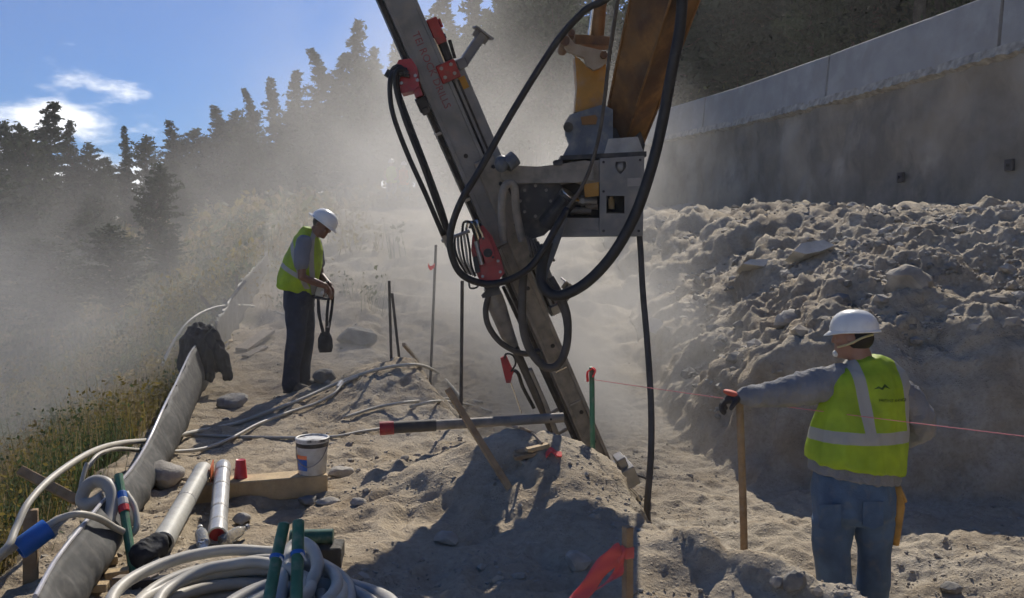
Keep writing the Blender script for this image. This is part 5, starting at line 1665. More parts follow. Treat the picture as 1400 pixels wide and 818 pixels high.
# ---- timber, pail, cup
bl = ghit(262, 690); br = ghit(448, 672)
bl.z = br.z = max(bl.z, br.z) - .03
ax = (br - bl).normalized()
ay = Vector((-ax.y, ax.x, 0)).normalized()
A = Matrix((ax, ay, ax.cross(ay))).transposed()
Lb = (br - bl).length
TH = .125
tc_ = (bl + br) / 2 + ay * .085 + Vector((0, 0, TH / 2))
mb = MB(); mb.box(tc_, (Lb, .17, TH), A, .006)
tb = mb.build('timber_beam', M['wood_new']); tag(tb, 'short squared timber beam carrying the white pail and the red cup', 'timber')
ttop = tc_.z + TH / 2
def on_beam(px, dy=.0):
    # point on the beam top seen at column px
    Yb = tc_.y + dy
    for _ in range(8):
        x = (px - 700) / FPX * Yb
        Yb = tc_.y + dy + ax.y / ax.x * (x - tc_.x)
    return Vector(((px - 700) / FPX * Yb, Yb, ttop))
pc = on_beam(427)
pail = empty('paint_pail', pc); tag(pail, 'dirty white plastic pail with blue and orange label on the timber end', 'bucket')
mb = MB(); mb.lathe([(.001, .003), (.080, .0), (.082, .004), (.094, .185), (.098, .187), (.098, .200), (.094, .202), (.094, .208)], pc, None, 32, False); auto_smooth(mb.build('body', M['white_plastic'], pail))
mb = MB(); mb.lathe([(.094, .200), (.101, .200), (.102, .216), (.096, .219), (.090, .216), (.088, .208), (.001, .207)], pc, None, 32, False); auto_smooth(mb.build('lid', pmat('smeared_lid', (.60, .59, .57), .5, 0, var=.2, vscale=14, grime=(.06, .06, .06)), pail))
mb = MB(); mb.lathe([(.0925, .165), (.0965, .175), (.0985, .185), (.0975, .198)], pc, None, 32, False); auto_smooth(mb.build('black_smear', pmat('black_tar', (.03, .03, .032), .5, 0, var=.4, dirt=.25), pail))
def curved_label(z0, z1, a0, a1, r0, mat, nm):
    V, Fc = [], []
    for i in range(13):
        a = R(a0 + (a1 - a0) * i / 12)
        for z in (z0, z1):
            r_ = r0 + .012 * z / .19
            V.append(pc + Vector((r_ * math.cos(a), r_ * math.sin(a), z)))
    Fc = [(2 * i, 2 * i + 2, 2 * i + 3, 2 * i + 1) for i in range(12)]
    mk(nm, V, Fc, mat, pail, True)
curved_label(.030, .098, 190, 262, .0835, M['blue'], 'label')
curved_label(.098, .122, 190, 262, .0838, M['orange'], 'label_band')
curved_label(.030, .120, 188, 210, .0842, pmat('label_dark', (.10, .03, .05), .5), 'label_stripe')
mb = MB(); mb.tube([pc + Vector((-.098, 0, .175)), pc + Vector((-.07, -.085, .10)), pc + Vector((0, -.108, .06)), pc + Vector((.07, -.085, .10)), pc + Vector((.098, 0, .175))], .003, 6, 6); mb.build('handle', M['steel'], pail)
cc = on_beam(329, .01)
mb = MB(); mb.lathe([(.038, .0), (.040, .003), (.038, .008), (.029, .104), (.027, .108), (.024, .106), (.001, .105)], cc, None, 24, True)
cup = auto_smooth(mb.build('plastic_cup', M['redcup'])); tag(cup, 'red plastic cup standing upside down on the timber', 'cup')
mb = MB(); mb.ext([on_beam(287, -.05), on_beam(291, .03), on_beam(291, .03) + Vector((0, 0, .115)), on_beam(287, -.05) + Vector((0, 0, .085))], Vector((.006, 0, 0)))
oc = mb.build('orange_card', M['orange']); tag(oc, 'small orange card standing between the two pale pipes', 'card')
# ---- the two pale pipes leaning on the timber
def pipe(name, a, b, r, mat, label, mouth):
    a, b = Vector(a), Vector(b)
    z = (b - a).normalized(); A = z.to_track_quat('Z', 'Y').to_matrix()
    L_ = (b - a).length
    e = empty(name, a); tag(e, label, 'pipe')
    mb = MB(); mb.lathe([(r * .86, .02), (r * .86, 0), (r * 1.06, 0), (r * 1.06, .10), (r, .12), (r, L_ * .5), (r * .97, L_ - .10), (r * 1.02, L_ - .085), (r * 1.02, L_ - .02), (r * .9, L_), (r * .6, L_ + .012), (.001, L_ + .014)], a, A, 24, False); auto_smooth(mb.build('tube', mat, e), 50)
    mb = MB(); mb.lathe([(.001, .03), (r * .86, .025)], a, A, 20, False); mb.build('mouth', mouth, e)
    for q in ((.5,) if mat is M['pipe_clear'] else (.12, .3, .62, .86)):
        mb = MB(); mb.lathe([(r * 1.0, 0), (r * 1.035, .004), (r * 1.035, .022), (r * 1.0, .026)], a + z * L_ * q, A, 20, False); mb.build('tape_ring', M['hose_grey'], e)
    return e
b1 = on_beam(272, -.02) + Vector((0, .05, .045)); a1 = on(222, 758, .055)
pipe('plastic_pipe', a1, b1 + (b1 - a1).normalized() * .05, .052, M['pipe_clear'], 'pale pipe with torn black mouth leaning on the timber, left of the silver one', M['rubber'])
b2 = on_beam(300, 0) + Vector((0, .06, .045)); a2 = on(297, 748, .055)
pipe('plastic_pipe', a2, b2 + (b2 - a2).normalized() * .06, .046, pmat('silvery_plastic', (.52, .52, .50), .28, .2, var=.2, vscale=12, dirt=.35), 'silver-white taped pipe with red mouth beside the orange card', M['redcup'])
mb = MB(); mb.limb([(a1 + Vector((-.02, -.03, -.01)), .055), (a1 + Vector((-.05, -.10, -.02)), .06)], 12)
o = remesh(mb, 'black_bag', M['black_cloth'], None, .01, 1, (.02, .06, (1, 1, 1))); tag(o, 'crumpled black bag at the mouth of the torn pipe', 'bag')
# ---- clear bottles
M['bottle'] = pmat('clear_plastic', (.75, .77, .75), .08, 0, var=.05)
_b = M['bottle'].node_tree.nodes['Principled BSDF']; _b.inputs['Transmission Weight'].default_value = .75; _b.inputs['IOR'].default_value = 1.25
for (px, py, az, lab) in ((318, 742, .9, 'clear plastic bottle lying right of the silver-white pipe'), (276, 746, 2.0, 'clear plastic bottle lying left of the silver-white pipe')):
    p = on(px, py, .035)
    A = Vector((math.cos(az), math.sin(az), .25)).to_track_quat('Z', 'Y').to_matrix()
    e = empty('plastic_bottle', p); tag(e, lab, 'bottle')
    mb = MB(); mb.lathe([(.028, -.07), (.032, -.065), (.032, .02), (.028, .045), (.012, .072), (.012, .085)], p, A, 18); auto_smooth(mb.build('body', M['bottle'], e))
    mb = MB(); mb.lathe([(.014, .084), (.014, .098)], p, A, 14); mb.build('cap', M['white_plastic'], e)

# ---- hose coils at the camera's feet
coil = empty('hose_coil', (-1.11, 3.34, gz(-1.11, 3.34))); tag(coil, 'large coil of thick cream hose in the near corner by the green rods', 'hose coil')
r_ = random.Random(5)
zc = gz(-1.11, 3.5) + .02
for k in range(16):
    lay = k // 4; j = k % 4
    rad = (.47, .42, .37, .315)[j] - .012 * lay + r_.uniform(-.015, .015)
    cx, cy2 = -1.08 + r_.uniform(-.03, .03), 3.42 + r_.uniform(-.03, .03)
    tl, ph = r_.uniform(-.05, .05), r_.uniform(0, 6.28)
    pts = []
    for i in range(20):
        a = 2 * math.pi * i / 20
        pts.append(Vector((cx + rad * math.cos(a), cy2 + rad * .97 * math.sin(a), zc + .02 + lay * .05 + tl * math.cos(a - ph) + r_.uniform(-.004, .004))))
    mb = MB(); mb.tube(pts, .024, 12, 4, True); mb.build('loop', M['hose'] if r_.random() < .75 else M['hose_grey'], coil, True)
coil2 = empty('hose_coil', (-.62, 3.35, gz(-.62, 3.35))); tag(coil2, 'small partly hidden coil of grey hose at the right of the large coil', 'hose coil')
zc = gz(-.6, 3.5)
for k in range(4):
    rad = .31 - .055 * (k % 2)
    pts = [Vector((-.78 + rad * 1.1 * math.cos(2 * math.pi * i / 18), 3.30 + rad * 1.15 * math.sin(2 * math.pi * i / 18), zc + .05 + .05 * (k // 2) + .012 * math.sin(i + k))) for i in range(18)]
    mb = MB(); mb.tube(pts, .032, 12, 4, True); mb.build('loop', M['hose_grey'], coil2, True)
mb = MB(); mb.tube([at(414, 830, 3.35), at(424, 800, 3.5), at(434, 775, 3.6), at(428, 752, 3.72), at(412, 742, 3.8), at(396, 752, 3.78), at(388, 790, 3.6), at(380, 830, 3.45)], .026, 12, 6); mb.build('loop', M['hose'], coil2, True)
for (pts, lab) in (([(388, 718, 3.50), (378, 765, 3.40), (362, 850, 3.2)], 'green plastic rod standing in the hose coil, the more slanted one'), ([(408, 714, 3.50), (407, 760, 3.4), (404, 850, 3.2)], 'green plastic rod standing in the hose coil, the upright one')):
    P = [at(*p) for p in pts]
    e = empty('green_rod', P[-1]); tag(e, lab, 'rod')
    mb = MB(); mb.tube(P, .0235, 12, 4); mb.ball(P[0], (.0235, .0235, .012)); auto_smooth(mb.build('rod', M['green'], e))
    q = P[0].lerp(P[1], .95)
    mb = MB(); mb.lathe([(.026, -.008), (.028, -.006), (.028, .006), (.026, .008)], q, (P[0] - P[1]).to_track_quat('Z', 'Y').to_matrix(), 14); mb.build('tie', M['blue'], e)
    mb = MB(); mb.tube([q, q + Vector((.02, -.02, .01)), q + Vector((.04, -.035, -.012))], .004, 6, 3); mb.build('tie_tail', M['white_plastic'], e)
p = on(428, 785); p.z -= .02
mb = MB(); mb.box(p + Vector((0, .06, .07)), (.25, .14, .13), Matrix.Rotation(R(4), 3, 'Z'), .006); o = mb.build('timber_block', pmat('dark_wet_wood', (.06, .055, .045), .8, 0, var=.3, bump=.4, dirt=.2)); tag(o, 'dark timber block behind the green rods', 'timber')
q = p + Vector((-.02, .06, .135 + .034))
mb = MB(); mb.lathe([(.028, -.10), (.034, -.098), (.034, .098), (.028, .10)], q, Vector((1, .08, 0)).to_track_quat('Z', 'Y').to_matrix(), 20); o = auto_smooth(mb.build('green_tube', M['green_dark'])); tag(o, 'short dark green tube lying on the dark timber block', 'tube')

# ---- loose hoses
def hose(name, pts, r, mat, label, sides=10):
    mb = MB(); mb.tube(pts, r, sides, 8)
    o = mb.build(name, M[mat], None, True); return tag(o, label, 'hose', 'loose hoses on the bench')
def g(px, py, h=.02): return on(px, py, h)
hose('cream_hose', [at(-20, 772, 3.7), at(10, 748, 3.75), at(22, 722, 3.85), at(40, 686, 4.0), at(75, 650, 4.3), at(125, 618, 4.8), at(165, 606, 5.4), at(215, 601, 6.1)] + [g(*q) for q in ((270, 594), (320, 583), (365, 567), (410, 550), (455, 530), (500, 513), (540, 504), (575, 503), (598, 512), (615, 528), (632, 548))], .0165, 'hose', 'long cream hose looping from the picture edge over the fence to the dirt crest')
hose('cream_hose', [at(120, 640, 4.9), at(135, 622, 5.1), at(160, 614, 5.5), at(195, 616, 6.0)] + [g(*q) for q in ((240, 622), (280, 617), (318, 603), (352, 584), (392, 568), (430, 556), (456, 542), (470, 527), (490, 518))], .0135, 'hose', 'second cream hose curving below the long one through the shade')
hose('cream_hose', [g(*q, .015) for q in ((232, 596), (290, 599), (345, 601), (400, 602), (455, 600), (490, 594), (522, 589))], .012, 'hose', 'thin cream hose running straight behind the white pail')
hose('cream_hose', [at(222, 500, 10.5), at(236, 470, 10.8), at(258, 440, 11.2), at(284, 424, 11.7), at(312, 418, 12.2)] + [g(*q) for q in ((345, 421), (388, 432), (420, 440))], .018, 'hose', 'cream hose arching over the fence behind the standing worker')
hose('grey_hose', [at(80, 840, 3.8), at(104, 792, 3.95), at(130, 752, 4.1), at(147, 715, 4.25), at(154, 684, 4.35), at(148, 664, 4.4), at(132, 658, 4.42), at(118, 666, 4.4), at(112, 684, 4.38), at(122, 690, 4.36), at(140, 682, 4.36)], .031, 'hose_grey', 'thick grey hose hooked over the fence film beside the green stake', 14)
hose('cream_hose', [at(-20, 780, 3.75), at(14, 752, 3.82), at(66, 718, 3.92), at(84, 708, 3.96), at(108, 703, 4.0), at(135, 709, 4.1), at(160, 723, 4.2), at(179, 730, 4.27), at(187, 718, 4.3), at(184, 694, 4.36), at(172, 674, 4.4)], .0155, 'hose', 'cream hose threaded through the blue sleeve to the green stake')
hose('cream_hose', [at(110, 690, 4.6), at(110, 670, 4.65), at(114, 650, 4.7), at(119, 634, 4.75)], .012, 'hose', 'short cream hose end sticking up beside the lying stake')
for k, q in enumerate((((470, 575), (520, 560), (570, 552), (620, 548), (660, 553)), ((560, 560), (600, 552), (640, 556), (672, 566)))):
    hose('cream_hose', [g(*p, .02) for p in q], .013, 'hose', ('cream hose half buried along the crest behind the lying casing', 'short cream hose half buried at the top of the mound')[k])
# blue sleeve
a, b = at(25, 752, 3.83), at(66, 722, 3.92)
z = (b - a).normalized(); A = z.to_track_quat('Z', 'Y').to_matrix()
mb = MB(); mb.lathe([(.040, .0), (.046, 0), (.048, .01), (.048, (b - a).length - .01), (.046, (b - a).length), (.040, (b - a).length)], a, A, 24, False); mb.lathe([(.04, 0), (.04, (b - a).length)], a, A, 24, False)
o = auto_smooth(mb.build('blue_sleeve', M['blue'])); tag(o, 'blue plastic sleeve around the cream hose by the fence', 'sleeve')
# green stake with blue tape
b_ = on(186, 790, -.05); t_ = at(162, 650, 4.45)
e = empty('green_stake', b_); tag(e, 'green stake with blue tape holding up the cream hose', 'stake')
mb = MB(); mb.cyl(b_, t_, .021, 14); mb.build('rod', M['green'], e)
for q, mt, rr_ in ((.80, 'blue', .024), (.74, 'white_plastic', .025), (.68, 'redcup', .024)):
    mb = MB(); c = b_.lerp(t_, q); mb.lathe([(rr_, -.02), (rr_ + .002, -.016), (rr_ + .002, .016), (rr_, .02)], c, (t_ - b_).to_track_quat('Z', 'Y').to_matrix(), 14); mb.build('tape', M[mt], e)
# wooden stakes at the fence
o = stake('wooden_stake', at(105, 684, 4.75), at(27, 643, 4.75), .05, .035, M['wood']); tag(o, 'brown wooden stake lying slantwise over the brush beside the fence', 'stake')
x = at(42, 0, 4.05).x
o = stake('wooden_stake', (x, 4.05, gz(x, 4.05) - .25), at(42, 697, 4.05), .06, .04, M['wood']); tag(o, 'square wooden stake standing behind the blue sleeve', 'stake')
r2 = random.Random(9)
scr = [(140, 775, 30, .13, 'wood_new', 'pale wood offcut with a saw cut beside the grey hose'), (160, 792, 20, .10, 'wood_new', 'pale wood offcut touching the green stake foot'), (185, 800, -20, .22, 'wood_grey', 'grey wood scrap tucked under the hose coil'), (138, 752, 80, .05, 'slab', 'pale chip standing beside the grey hose'), (225, 800, -12, .30, 'rubber', 'flat black plastic strip under the hose coil'), (128, 812, 10, .12, 'wood_new', 'pale wood chip at the lower picture edge')]
for px, py, ang, ln, mt, lab in scr:
    p = on(px, py, .02)
    mb = MB(); mb.box(p, (ln, .055, .035), Matrix.Rotation(R(ang), 3, 'Z') @ Matrix.Rotation(R(r2.uniform(-12, 12)), 3, 'Y'), .003)
    o = mb.build('wood_scrap', M[mt]); tag(o, lab, 'scrap')
p = on(148, 768, .03); mb = MB(); mb.ball(p, (.03, .03, .02)); o = mb.build('red_bung', M['redcup'], None, True); tag(o, 'small red bung on the ground by the wood offcuts', 'bung')

# ---- survey stakes and rods
def rod(name, pxb, pyb, pxt, pyt, r, mat, label, Y=None, dY=0.0):
    b = ghit(pxb, pyb) if Y is None else Vector((at(pxb, 0, Y).x, Y, gz(at(pxb, 0, Y).x, Y)))
    t = at(pxt, pyt, b.y + dY)
    mb = MB(); mb.cyl(b - (t - b).normalized() * .12, t, r, 8)
    o = mb.build(name, M[mat]); tag(o, label, 'rod'); return b, t
rod('steel_rod', 535, 489, 532, 384, .014, 'rubber_dusty', 'upright thin dark rod, left of a crossing pair on the dirt crest', Y=8.7)
rod('steel_rod', 546, 484, 536, 401, .014, 'rubber_dusty', 'tilted thin dark rod, right of a crossing pair on the dirt crest', Y=8.8)
o = stake('wooden_stake', on(572, 492, -.03), at(552, 471, 8.6), .035, .03, M['wood_grey']); tag(o, 'short grey wooden stake leaning by the crossing rods on the crest', 'stake')
b, t = rod('steel_rod', 588, 498, 596, 335, .016, 'rubber_dusty', 'tall faint rod with a red ribbon standing in the dust', Y=10.5)
mb = MB(); ribbon(mb, [t.lerp(b, .14) + Vector((0, -.02, 0)), t.lerp(b, .15) + Vector((-.05, -.02, -.02)), t.lerp(b, .14) + Vector((-.08, -.02, 0))], .05, (0, 0, 1)); o = mb.build('marker_ribbon', M['pink']); tag(o, 'red marker ribbon on the tall faint rod in the dust', 'ribbon')
rod('steel_rod', 630, 538, 632, 384, .015, 'rubber_dusty', 'slim dark rod standing just left of the drill stem', Y=7.6)
Yg = 5.75
bx = at(811, 0, Yg).x
gb = Vector((bx, Yg, gz(bx, Yg) - .1)); gt = at(809, 502, Yg)
e = empty('green_stake', gb); tag(e, 'slim green stake with red ribbon top in front of the mast foot', 'stake')
mb = MB(); mb.cyl(gb, gt, .017, 12); mb.build('rod', M['green'], e)
mb = MB(); ribbon(mb, [gt + Vector((0, -.02, -.01)), gt + Vector((-.03, -.03, -.03)), gt + Vector((-.028, -.03, -.09))], .04, (.3, 1, 0)); ribbon(mb, [gt + Vector((.0, -.02, -.0)), gt + Vector((.02, -.03, -.02)), gt + Vector((.005, -.03, -.06))], .035, (.3, 1, 0)); mb.build('ribbon', M['pink'], e)
# leaning stake on the mound, casing across the crest
b = on(704, 668, -.05)
o = stake('wooden_stake', b, at(612, 532, b.y + .15), .038, .022, M['wood']); tag(o, 'long brown wooden stake leaning on the shaded mound across the casing', 'stake')
ca, cb = at(519, 586, 5.75), at(770, 571, 5.95)
zt = max(gz(ca.lerp(cb, t).x, ca.lerp(cb, t).y) - ca.lerp(cb, t).z for t in np.linspace(.3, .75, 30))
cas = empty('drill_casing', ca); tag(cas, 'grey steel casing pipe with red end lying across the mound crest', 'pipe')
mb = MB(); mb.cyl(ca.lerp(cb, .08), cb, .033, 18); auto_smooth(mb.build('tube', M['mast_dusty'], cas))
mb = MB(); mb.cyl(ca.lerp(cb, .06), ca.lerp(cb, .30), .039, 18); auto_smooth(mb.build('sleeve', M['rubber_dusty'], cas))
mb = MB(); mb.cyl(ca, ca.lerp(cb, .075), .044, 18); auto_smooth(mb.build('red_cap', M['red'], cas))
mb = MB(); c = ca.lerp(cb, .93) - Vector((0, .033, 0)); mb.cyl(c, c - Vector((0, .006, 0)), .008, 8); mb.build('pin', M['dark_steel'], cas)
for (px, py, ang, ln, mt, lab) in ((722, 628, 14, .17, 'wood', 'brown wood scrap on the mound beside the red rag'), (735, 618, 20, .14, 'wood_new', 'pale wood splinter lying on the mound scraps'), (716, 620, -15, .10, 'wood_grey', 'grey wood chip at the left of the mound scraps')):
    p = on(px, py, .02); mb = MB(); mb.box(p, (ln, .05, .022), Matrix.Rotation(R(ang), 3, 'Z') @ Matrix.Rotation(R(-8), 3, 'Y'), .003); o = mb.build('wood_scrap', M[mt]); tag(o, lab, 'scrap')
p = on(756, 627, .015)
mb = MB(); ribbon(mb, [p + Vector((-.04, 0, 0)), p + Vector((-.01, .01, .03)), p + Vector((.02, -.01, .012)), p + Vector((.05, .01, .004))], .05, (0, 1, .3)); o = mb.build('red_rag', M['pink']); tag(o, 'small red rag on the mound in front of the mast', 'rag')
p = on(726, 600, .0)
mb = MB(); mb.tube([on(690, 585, .02), on(705, 596, .05), on(725, 598, .03), on(741, 612, .02)], .008, 6, 4); o = mb.build('root', M['wood_grey']); tag(o, 'thin broken root on the top of the mound', 'root')
# stake with the coral ribbon
Ys = 3.35
sb = Vector((at(858, 0, Ys).x, Ys, gz(at(858, 0, Ys).x, Ys) - .1))
sp = empty('survey_stake', sb); tag(sp, 'square survey stake with a long coral ribbon in the foreground', 'stake')
A = Matrix.Rotation(R(24), 3, 'Z')
tz = at(858, 720, Ys).z
mb = MB(); mb.box(Vector((sb.x, sb.y, (sb.z + tz) / 2)), (.032, .036, tz - sb.z), A, .003); mb.build('post', M['wood'], sp)
kn = at(856, 757, Ys - .02)
M['coral'] = pmat('coral_ribbon', (.98, .27, .24), .4, 0, var=.08, trans=.55)
def sheet_px(name, rows, parent, mat, th=.002):
    """ribbon surface from rows of (left px, right px) points with depth"""
    L_ = catmull([at(*r[0]) for r in rows], 8); R_ = catmull([at(*r[1]) for r in rows], 8)
    V, Fc = [], []
    for i in range(len(L_)):
        for j in range(5):
            f = j / 4
            p = L_[i].lerp(R_[i], f); p.y += .008 * math.sin(i * .5 + j * 1.1)
            V.append(p)
    for i in range(len(L_) - 1):
        for j in range(4): Fc.append((i * 5 + j, i * 5 + j + 1, i * 5 + j + 6, i * 5 + j + 5))
    o = mk(name, V, Fc, mat, parent, True); s = o.modifiers.new('s', 'SOLIDIFY'); s.thickness = th
    return o
sheet_px('ribbon', [((846, 742, 3.32), (850, 753, 3.32)), ((835, 748, 3.30), (848, 768, 3.31)), ((815, 768, 3.24), (832, 782, 3.27)), ((792, 800, 3.15), (815, 805, 3.20)), ((770, 830, 3.08), (800, 824, 3.12)), ((755, 850, 3.02), (780, 850, 3.06))], sp, M['coral'])
sheet_px('ribbon', [((850, 745, 3.32), (856, 750, 3.32)), ((842, 770, 3.31), (853, 770, 3.32)), ((834, 790, 3.30), (850, 786, 3.31)), ((815, 806, 3.24), (826, 800, 3.25)), ((790, 822, 3.15), (800, 815, 3.16))], sp, M['coral'])
mb = MB(); mb.box(Vector((sb.x, sb.y, kn.z)), (.038, .042, .045), A, .004); mb.build('knot', M['coral'], sp)
# string line from the green stake past the worker's back
q0, q1 = gt + Vector((0, 0, -.08)), at(1420, 599, 3.95)
mb = MB(); mb.tube([q0.lerp(q1, t) - Vector((0, 0, .01 * math.sin(math.pi * t))) for t in np.linspace(0, 1, 12)], .0020, 6, 1); o = mb.build('string_line', M['pinkstring']); tag(o, 'taut pink string line passing behind the worker in jeans', 'string')

# ---- rocks big enough to tell apart
def rock(px, py, w, h, mat, label, seed, h0=.25, name='rock', Y=None):
    p = ghit(px, py) if Y is None else Vector((at(px, 0, Y).x, Y, gz(at(px, 0, Y).x, Y)))
    v, f = rock_shape(seed, 3, 1.0, .05)
    sc = p.y / FPX
    v = v / np.abs(v).max(0) * np.array([w * sc / 2, w * sc * .45, h * sc * .5])
    nn = fbm(v[:, 0] + seed, v[:, 1], v[:, 2], w * sc * .35, 3)
    v = v * (1 + .16 * nn[:, None])
    v = v + np.array([p.x, p.y, p.z + h * sc * (.5 - h0)])
    o = mk(name, v, f, M[mat]); auto_smooth(o, 28); return tag(o, label, 'rock')
rock(226, 662, 56, 40, 'rock', 'big pale stone beside the fence above the torn pipe', 1)
rock(448, 690, 34, 14, 'rock', 'flat stone in front of the timber under the pail', 2)
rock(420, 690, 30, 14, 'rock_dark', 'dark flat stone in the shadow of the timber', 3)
rock(466, 652, 36, 16, 'rock', 'flat stone at the right end of the timber', 4)
rock(330, 715, 26, 18, 'rock', 'angular stone on the dirt right of the silver-white pipe', 5)
rock(490, 690, 24, 12, 'rock', 'half-buried stone on the dirt right of the flat stones', 6)
rock(443, 523, 34, 26, 'rock_dark', 'dark angular rock beside the boots of the standing worker', 7)
rock(488, 455, 56, 34, 'rock_dark', 'rounded dark boulder in the dust behind the standing worker', 8, Y=11.5)
rock(318, 555, 40, 24, 'rock', 'grey stone below the black jacket', 9)
rock(610, 742, 34, 20, 'rock', 'pale stone on the shaded mound in front', 10)
rock(790, 775, 40, 30, 'rock', 'cracked pale stone right of the shadow near the ribbon', 11)
rock(1062, 803, 22, 20, 'rock', 'rounded pale stone at the lower edge near the worker in jeans', 14)
rock(1085, 806, 34, 30, 'rock_dark', 'dark stone beside the rounded pale stone', 15)
rock(1243, 500, 70, 56, 'clod', 'angular boulder in the bank right of the helmet', 17, .6, Y=8.3)
rock(1300, 808, 30, 14, 'rock_dark', 'small dark stone on the sunlit trench floor', 21)
rock(1080, 500, 46, 36, 'rock', 'embedded stone in the bank above the outstretched arm', 22, .45, Y=8.8)
# pale slabs on the crest
for (poly, Y, lab) in (([(1092, 296), (1106, 285), (1138, 280), (1152, 288), (1130, 296), (1108, 300)], 10.2, 'pale tilted concrete slab on the crest of the bank'), ([(1018, 309), (1030, 303), (1058, 303), (1072, 308), (1050, 313)], 10.8, 'small pale slab lower on the crest of the bank'), ([(884, 318), (890, 300), (905, 304), (914, 316), (900, 324)], 11.5, 'pale slab on the bank just behind the rotator housing')):
    a = [at(x, y, Y) + Vector((0, .5 * (320 - y) / 20 * .3, 0)) for x, y in poly]
    c = sum(a, Vector()) / len(a)
    zz = gz(c.x, c.y)
    mb = MB(); mb.ext([p + Vector((0, 0, 0)) for p in a], Vector((0, .35, -.12)))
    lo = min(p[2] for p in mb.v)
    if lo > zz - .02: mb.v = [(p[0], p[1], p[2] - (lo - zz + .05)) for p in mb.v]
    o = mb.build('concrete_slab', M['slab']); tag(o, lab, 'slab')
# dark planks behind the worker
o = stake('plank', on(330, 482, .03), on(368, 458, .05), .16, .04, M['wood_grey']); tag(o, 'dark plank lying on the dirt between jacket and standing worker', 'plank')
o = stake('plank', on(335, 490, .02), on(362, 478, .03), .10, .03, M['wood_grey']); tag(o, 'shorter plank lying in front of the dark plank', 'plank')
o = stake('green_rod', on(316, 505, .0), at(300, 462, 10.2), .03, .03, M['green']); tag(o, 'thin green rod leaning against the fence beside the jacket', 'rod')
o = stake('plank', on(312, 470, .02), on(308, 450, .03), .12, .03, M['wood_new']); tag(o, 'pale board propped at the fence behind the jacket', 'plank')
mb = MB(); mb.cyl(on(462, 534, .02), on(467, 527, .03), .022, 12); o = mb.build('white_tube', M['white_plastic']); tag(o, 'short white tube on the dirt right of the standing worker', 'tube')

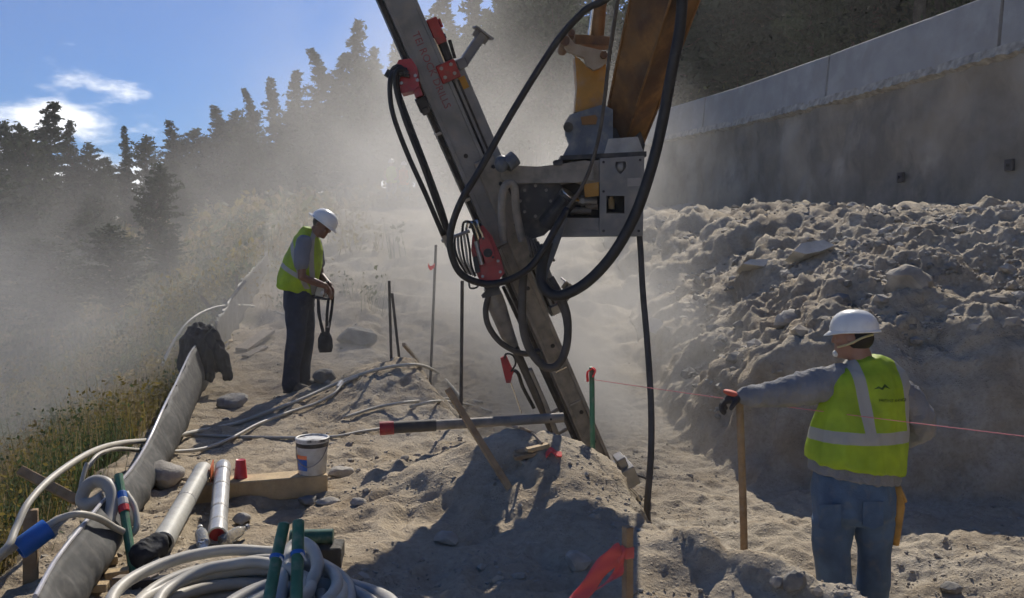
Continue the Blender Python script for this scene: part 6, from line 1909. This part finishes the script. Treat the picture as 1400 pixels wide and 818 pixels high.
# ================================================================== DUST IN THE AIR
def dust(name, lo, hi, blobs, dens, scale, label, thr=(.40, .64), seed=0.0, aniso=.45, step=1.0):
    mb = MB()
    lo, hi = Vector(lo), Vector(hi)
    mb.box((lo + hi) / 2, hi - lo)
    m = bpy.data.materials.new(name)
    m.use_nodes = True
    n = m.node_tree; n.nodes.clear(); L = n.links
    o_ = n.nodes.new('ShaderNodeOutputMaterial')
    pv = n.nodes.new('ShaderNodeVolumePrincipled')
    pv.inputs['Color'].default_value = (.93, .91, .885, 1)
    pv.inputs['Anisotropy'].default_value = aniso
    L.new(pv.outputs['Volume'], o_.inputs['Volume'])
    g = n.nodes.new('ShaderNodeNewGeometry')
    tot = None
    for (c, r_, w) in blobs:
        s = n.nodes.new('ShaderNodeVectorMath'); s.operation = 'SUBTRACT'
        L.new(g.outputs['Position'], s.inputs[0]); s.inputs[1].default_value = c
        d = n.nodes.new('ShaderNodeVectorMath'); d.operation = 'DIVIDE'
        L.new(s.outputs[0], d.inputs[0]); d.inputs[1].default_value = r_
        l = n.nodes.new('ShaderNodeVectorMath'); l.operation = 'LENGTH'
        L.new(d.outputs[0], l.inputs[0])
        mr = n.nodes.new('ShaderNodeMapRange'); mr.interpolation_type = 'SMOOTHSTEP'
        mr.inputs['From Min'].default_value = 1.0; mr.inputs['From Max'].default_value = .0
        mr.inputs['To Min'].default_value = 0; mr.inputs['To Max'].default_value = w
        L.new(l.outputs['Value'], mr.inputs['Value'])
        if tot is None: tot = mr.outputs['Result']
        else:
            a = n.nodes.new('ShaderNodeMath'); a.operation = 'ADD'
            L.new(tot, a.inputs[0]); L.new(mr.outputs['Result'], a.inputs[1]); tot = a.outputs[0]
    no = n.nodes.new('ShaderNodeTexNoise'); no.noise_dimensions = '4D'
    no.inputs['W'].default_value = seed
    no.inputs['Scale'].default_value = scale; no.inputs['Detail'].default_value = 3; no.inputs['Roughness'].default_value = .55
    no.inputs['Distortion'].default_value = .3
    L.new(g.outputs['Position'], no.inputs['Vector'])
    mr = n.nodes.new('ShaderNodeMapRange')
    mr.inputs['From Min'].default_value = thr[0]; mr.inputs['From Max'].default_value = thr[1]
    mr.inputs['To Min'].default_value = .06; mr.inputs['To Max'].default_value = 1.7
    L.new(no.outputs['Fac'], mr.inputs['Value'])
    p = n.nodes.new('ShaderNodeMath'); p.operation = 'MULTIPLY'
    L.new(tot, p.inputs[0]); L.new(mr.outputs['Result'], p.inputs[1])
    q = n.nodes.new('ShaderNodeMath'); q.operation = 'MULTIPLY'
    L.new(p.outputs[0], q.inputs[0]); q.inputs[1].default_value = dens
    L.new(q.outputs[0], pv.inputs['Density'])
    m.cycles.volume_step_rate = step
    o = mb.build(name, m, origin=tuple((lo + hi) / 2))
    tag(o, label, 'dust', kind='stuff')
    return o
dust('dust_cloud', (-24, 4.5, -5), (9, 44, 15),
     [((-1.0, 12.5, 1.2), (4.2, 6.0, 3.4), .9),
      ((-1.8, 16.5, 3.2), (4.8, 7.0, 4.6), .27),
      ((1.1, 8.7, .1), (1.8, 1.8, 1.5), 2.0),
      ((1.0, 13.0, 2.4), (2.4, 3.4, 2.6), .65),
      ((-8.0, 15.0, -.8), (8, 8.5, 3.8), .28),
      ((-6.5, 8.8, -.3), (4.6, 4.4, 2.8), .75),
      ((.1, 10.2, .2), (2.8, 3.0, 1.8), 1.9),
      ((-9.0, 25.0, 1.5), (12, 13, 4.8), .09)],
     .28, .42, 'pale drilling dust drifting from the borehole across the slope', step=.5)

# thin even dust veil over the whole site
mb = MB(); mb.box((0, 58, 20), (220, 190, 56))
hm = bpy.data.materials.new('haze'); hm.use_nodes = True
n_ = hm.node_tree; n_.nodes.clear()
o_ = n_.nodes.new('ShaderNodeOutputMaterial'); pv = n_.nodes.new('ShaderNodeVolumePrincipled')
pv.inputs['Color'].default_value = (.90, .90, .90, 1); pv.inputs['Density'].default_value = .0011; pv.inputs['Anisotropy'].default_value = .4
n_.links.new(pv.outputs['Volume'], o_.inputs['Volume'])
hz = mb.build('haze', hm, origin=(0, 58, 20)); tag(hz, 'thin dusty haze hanging over the whole site', 'haze', kind='stuff')
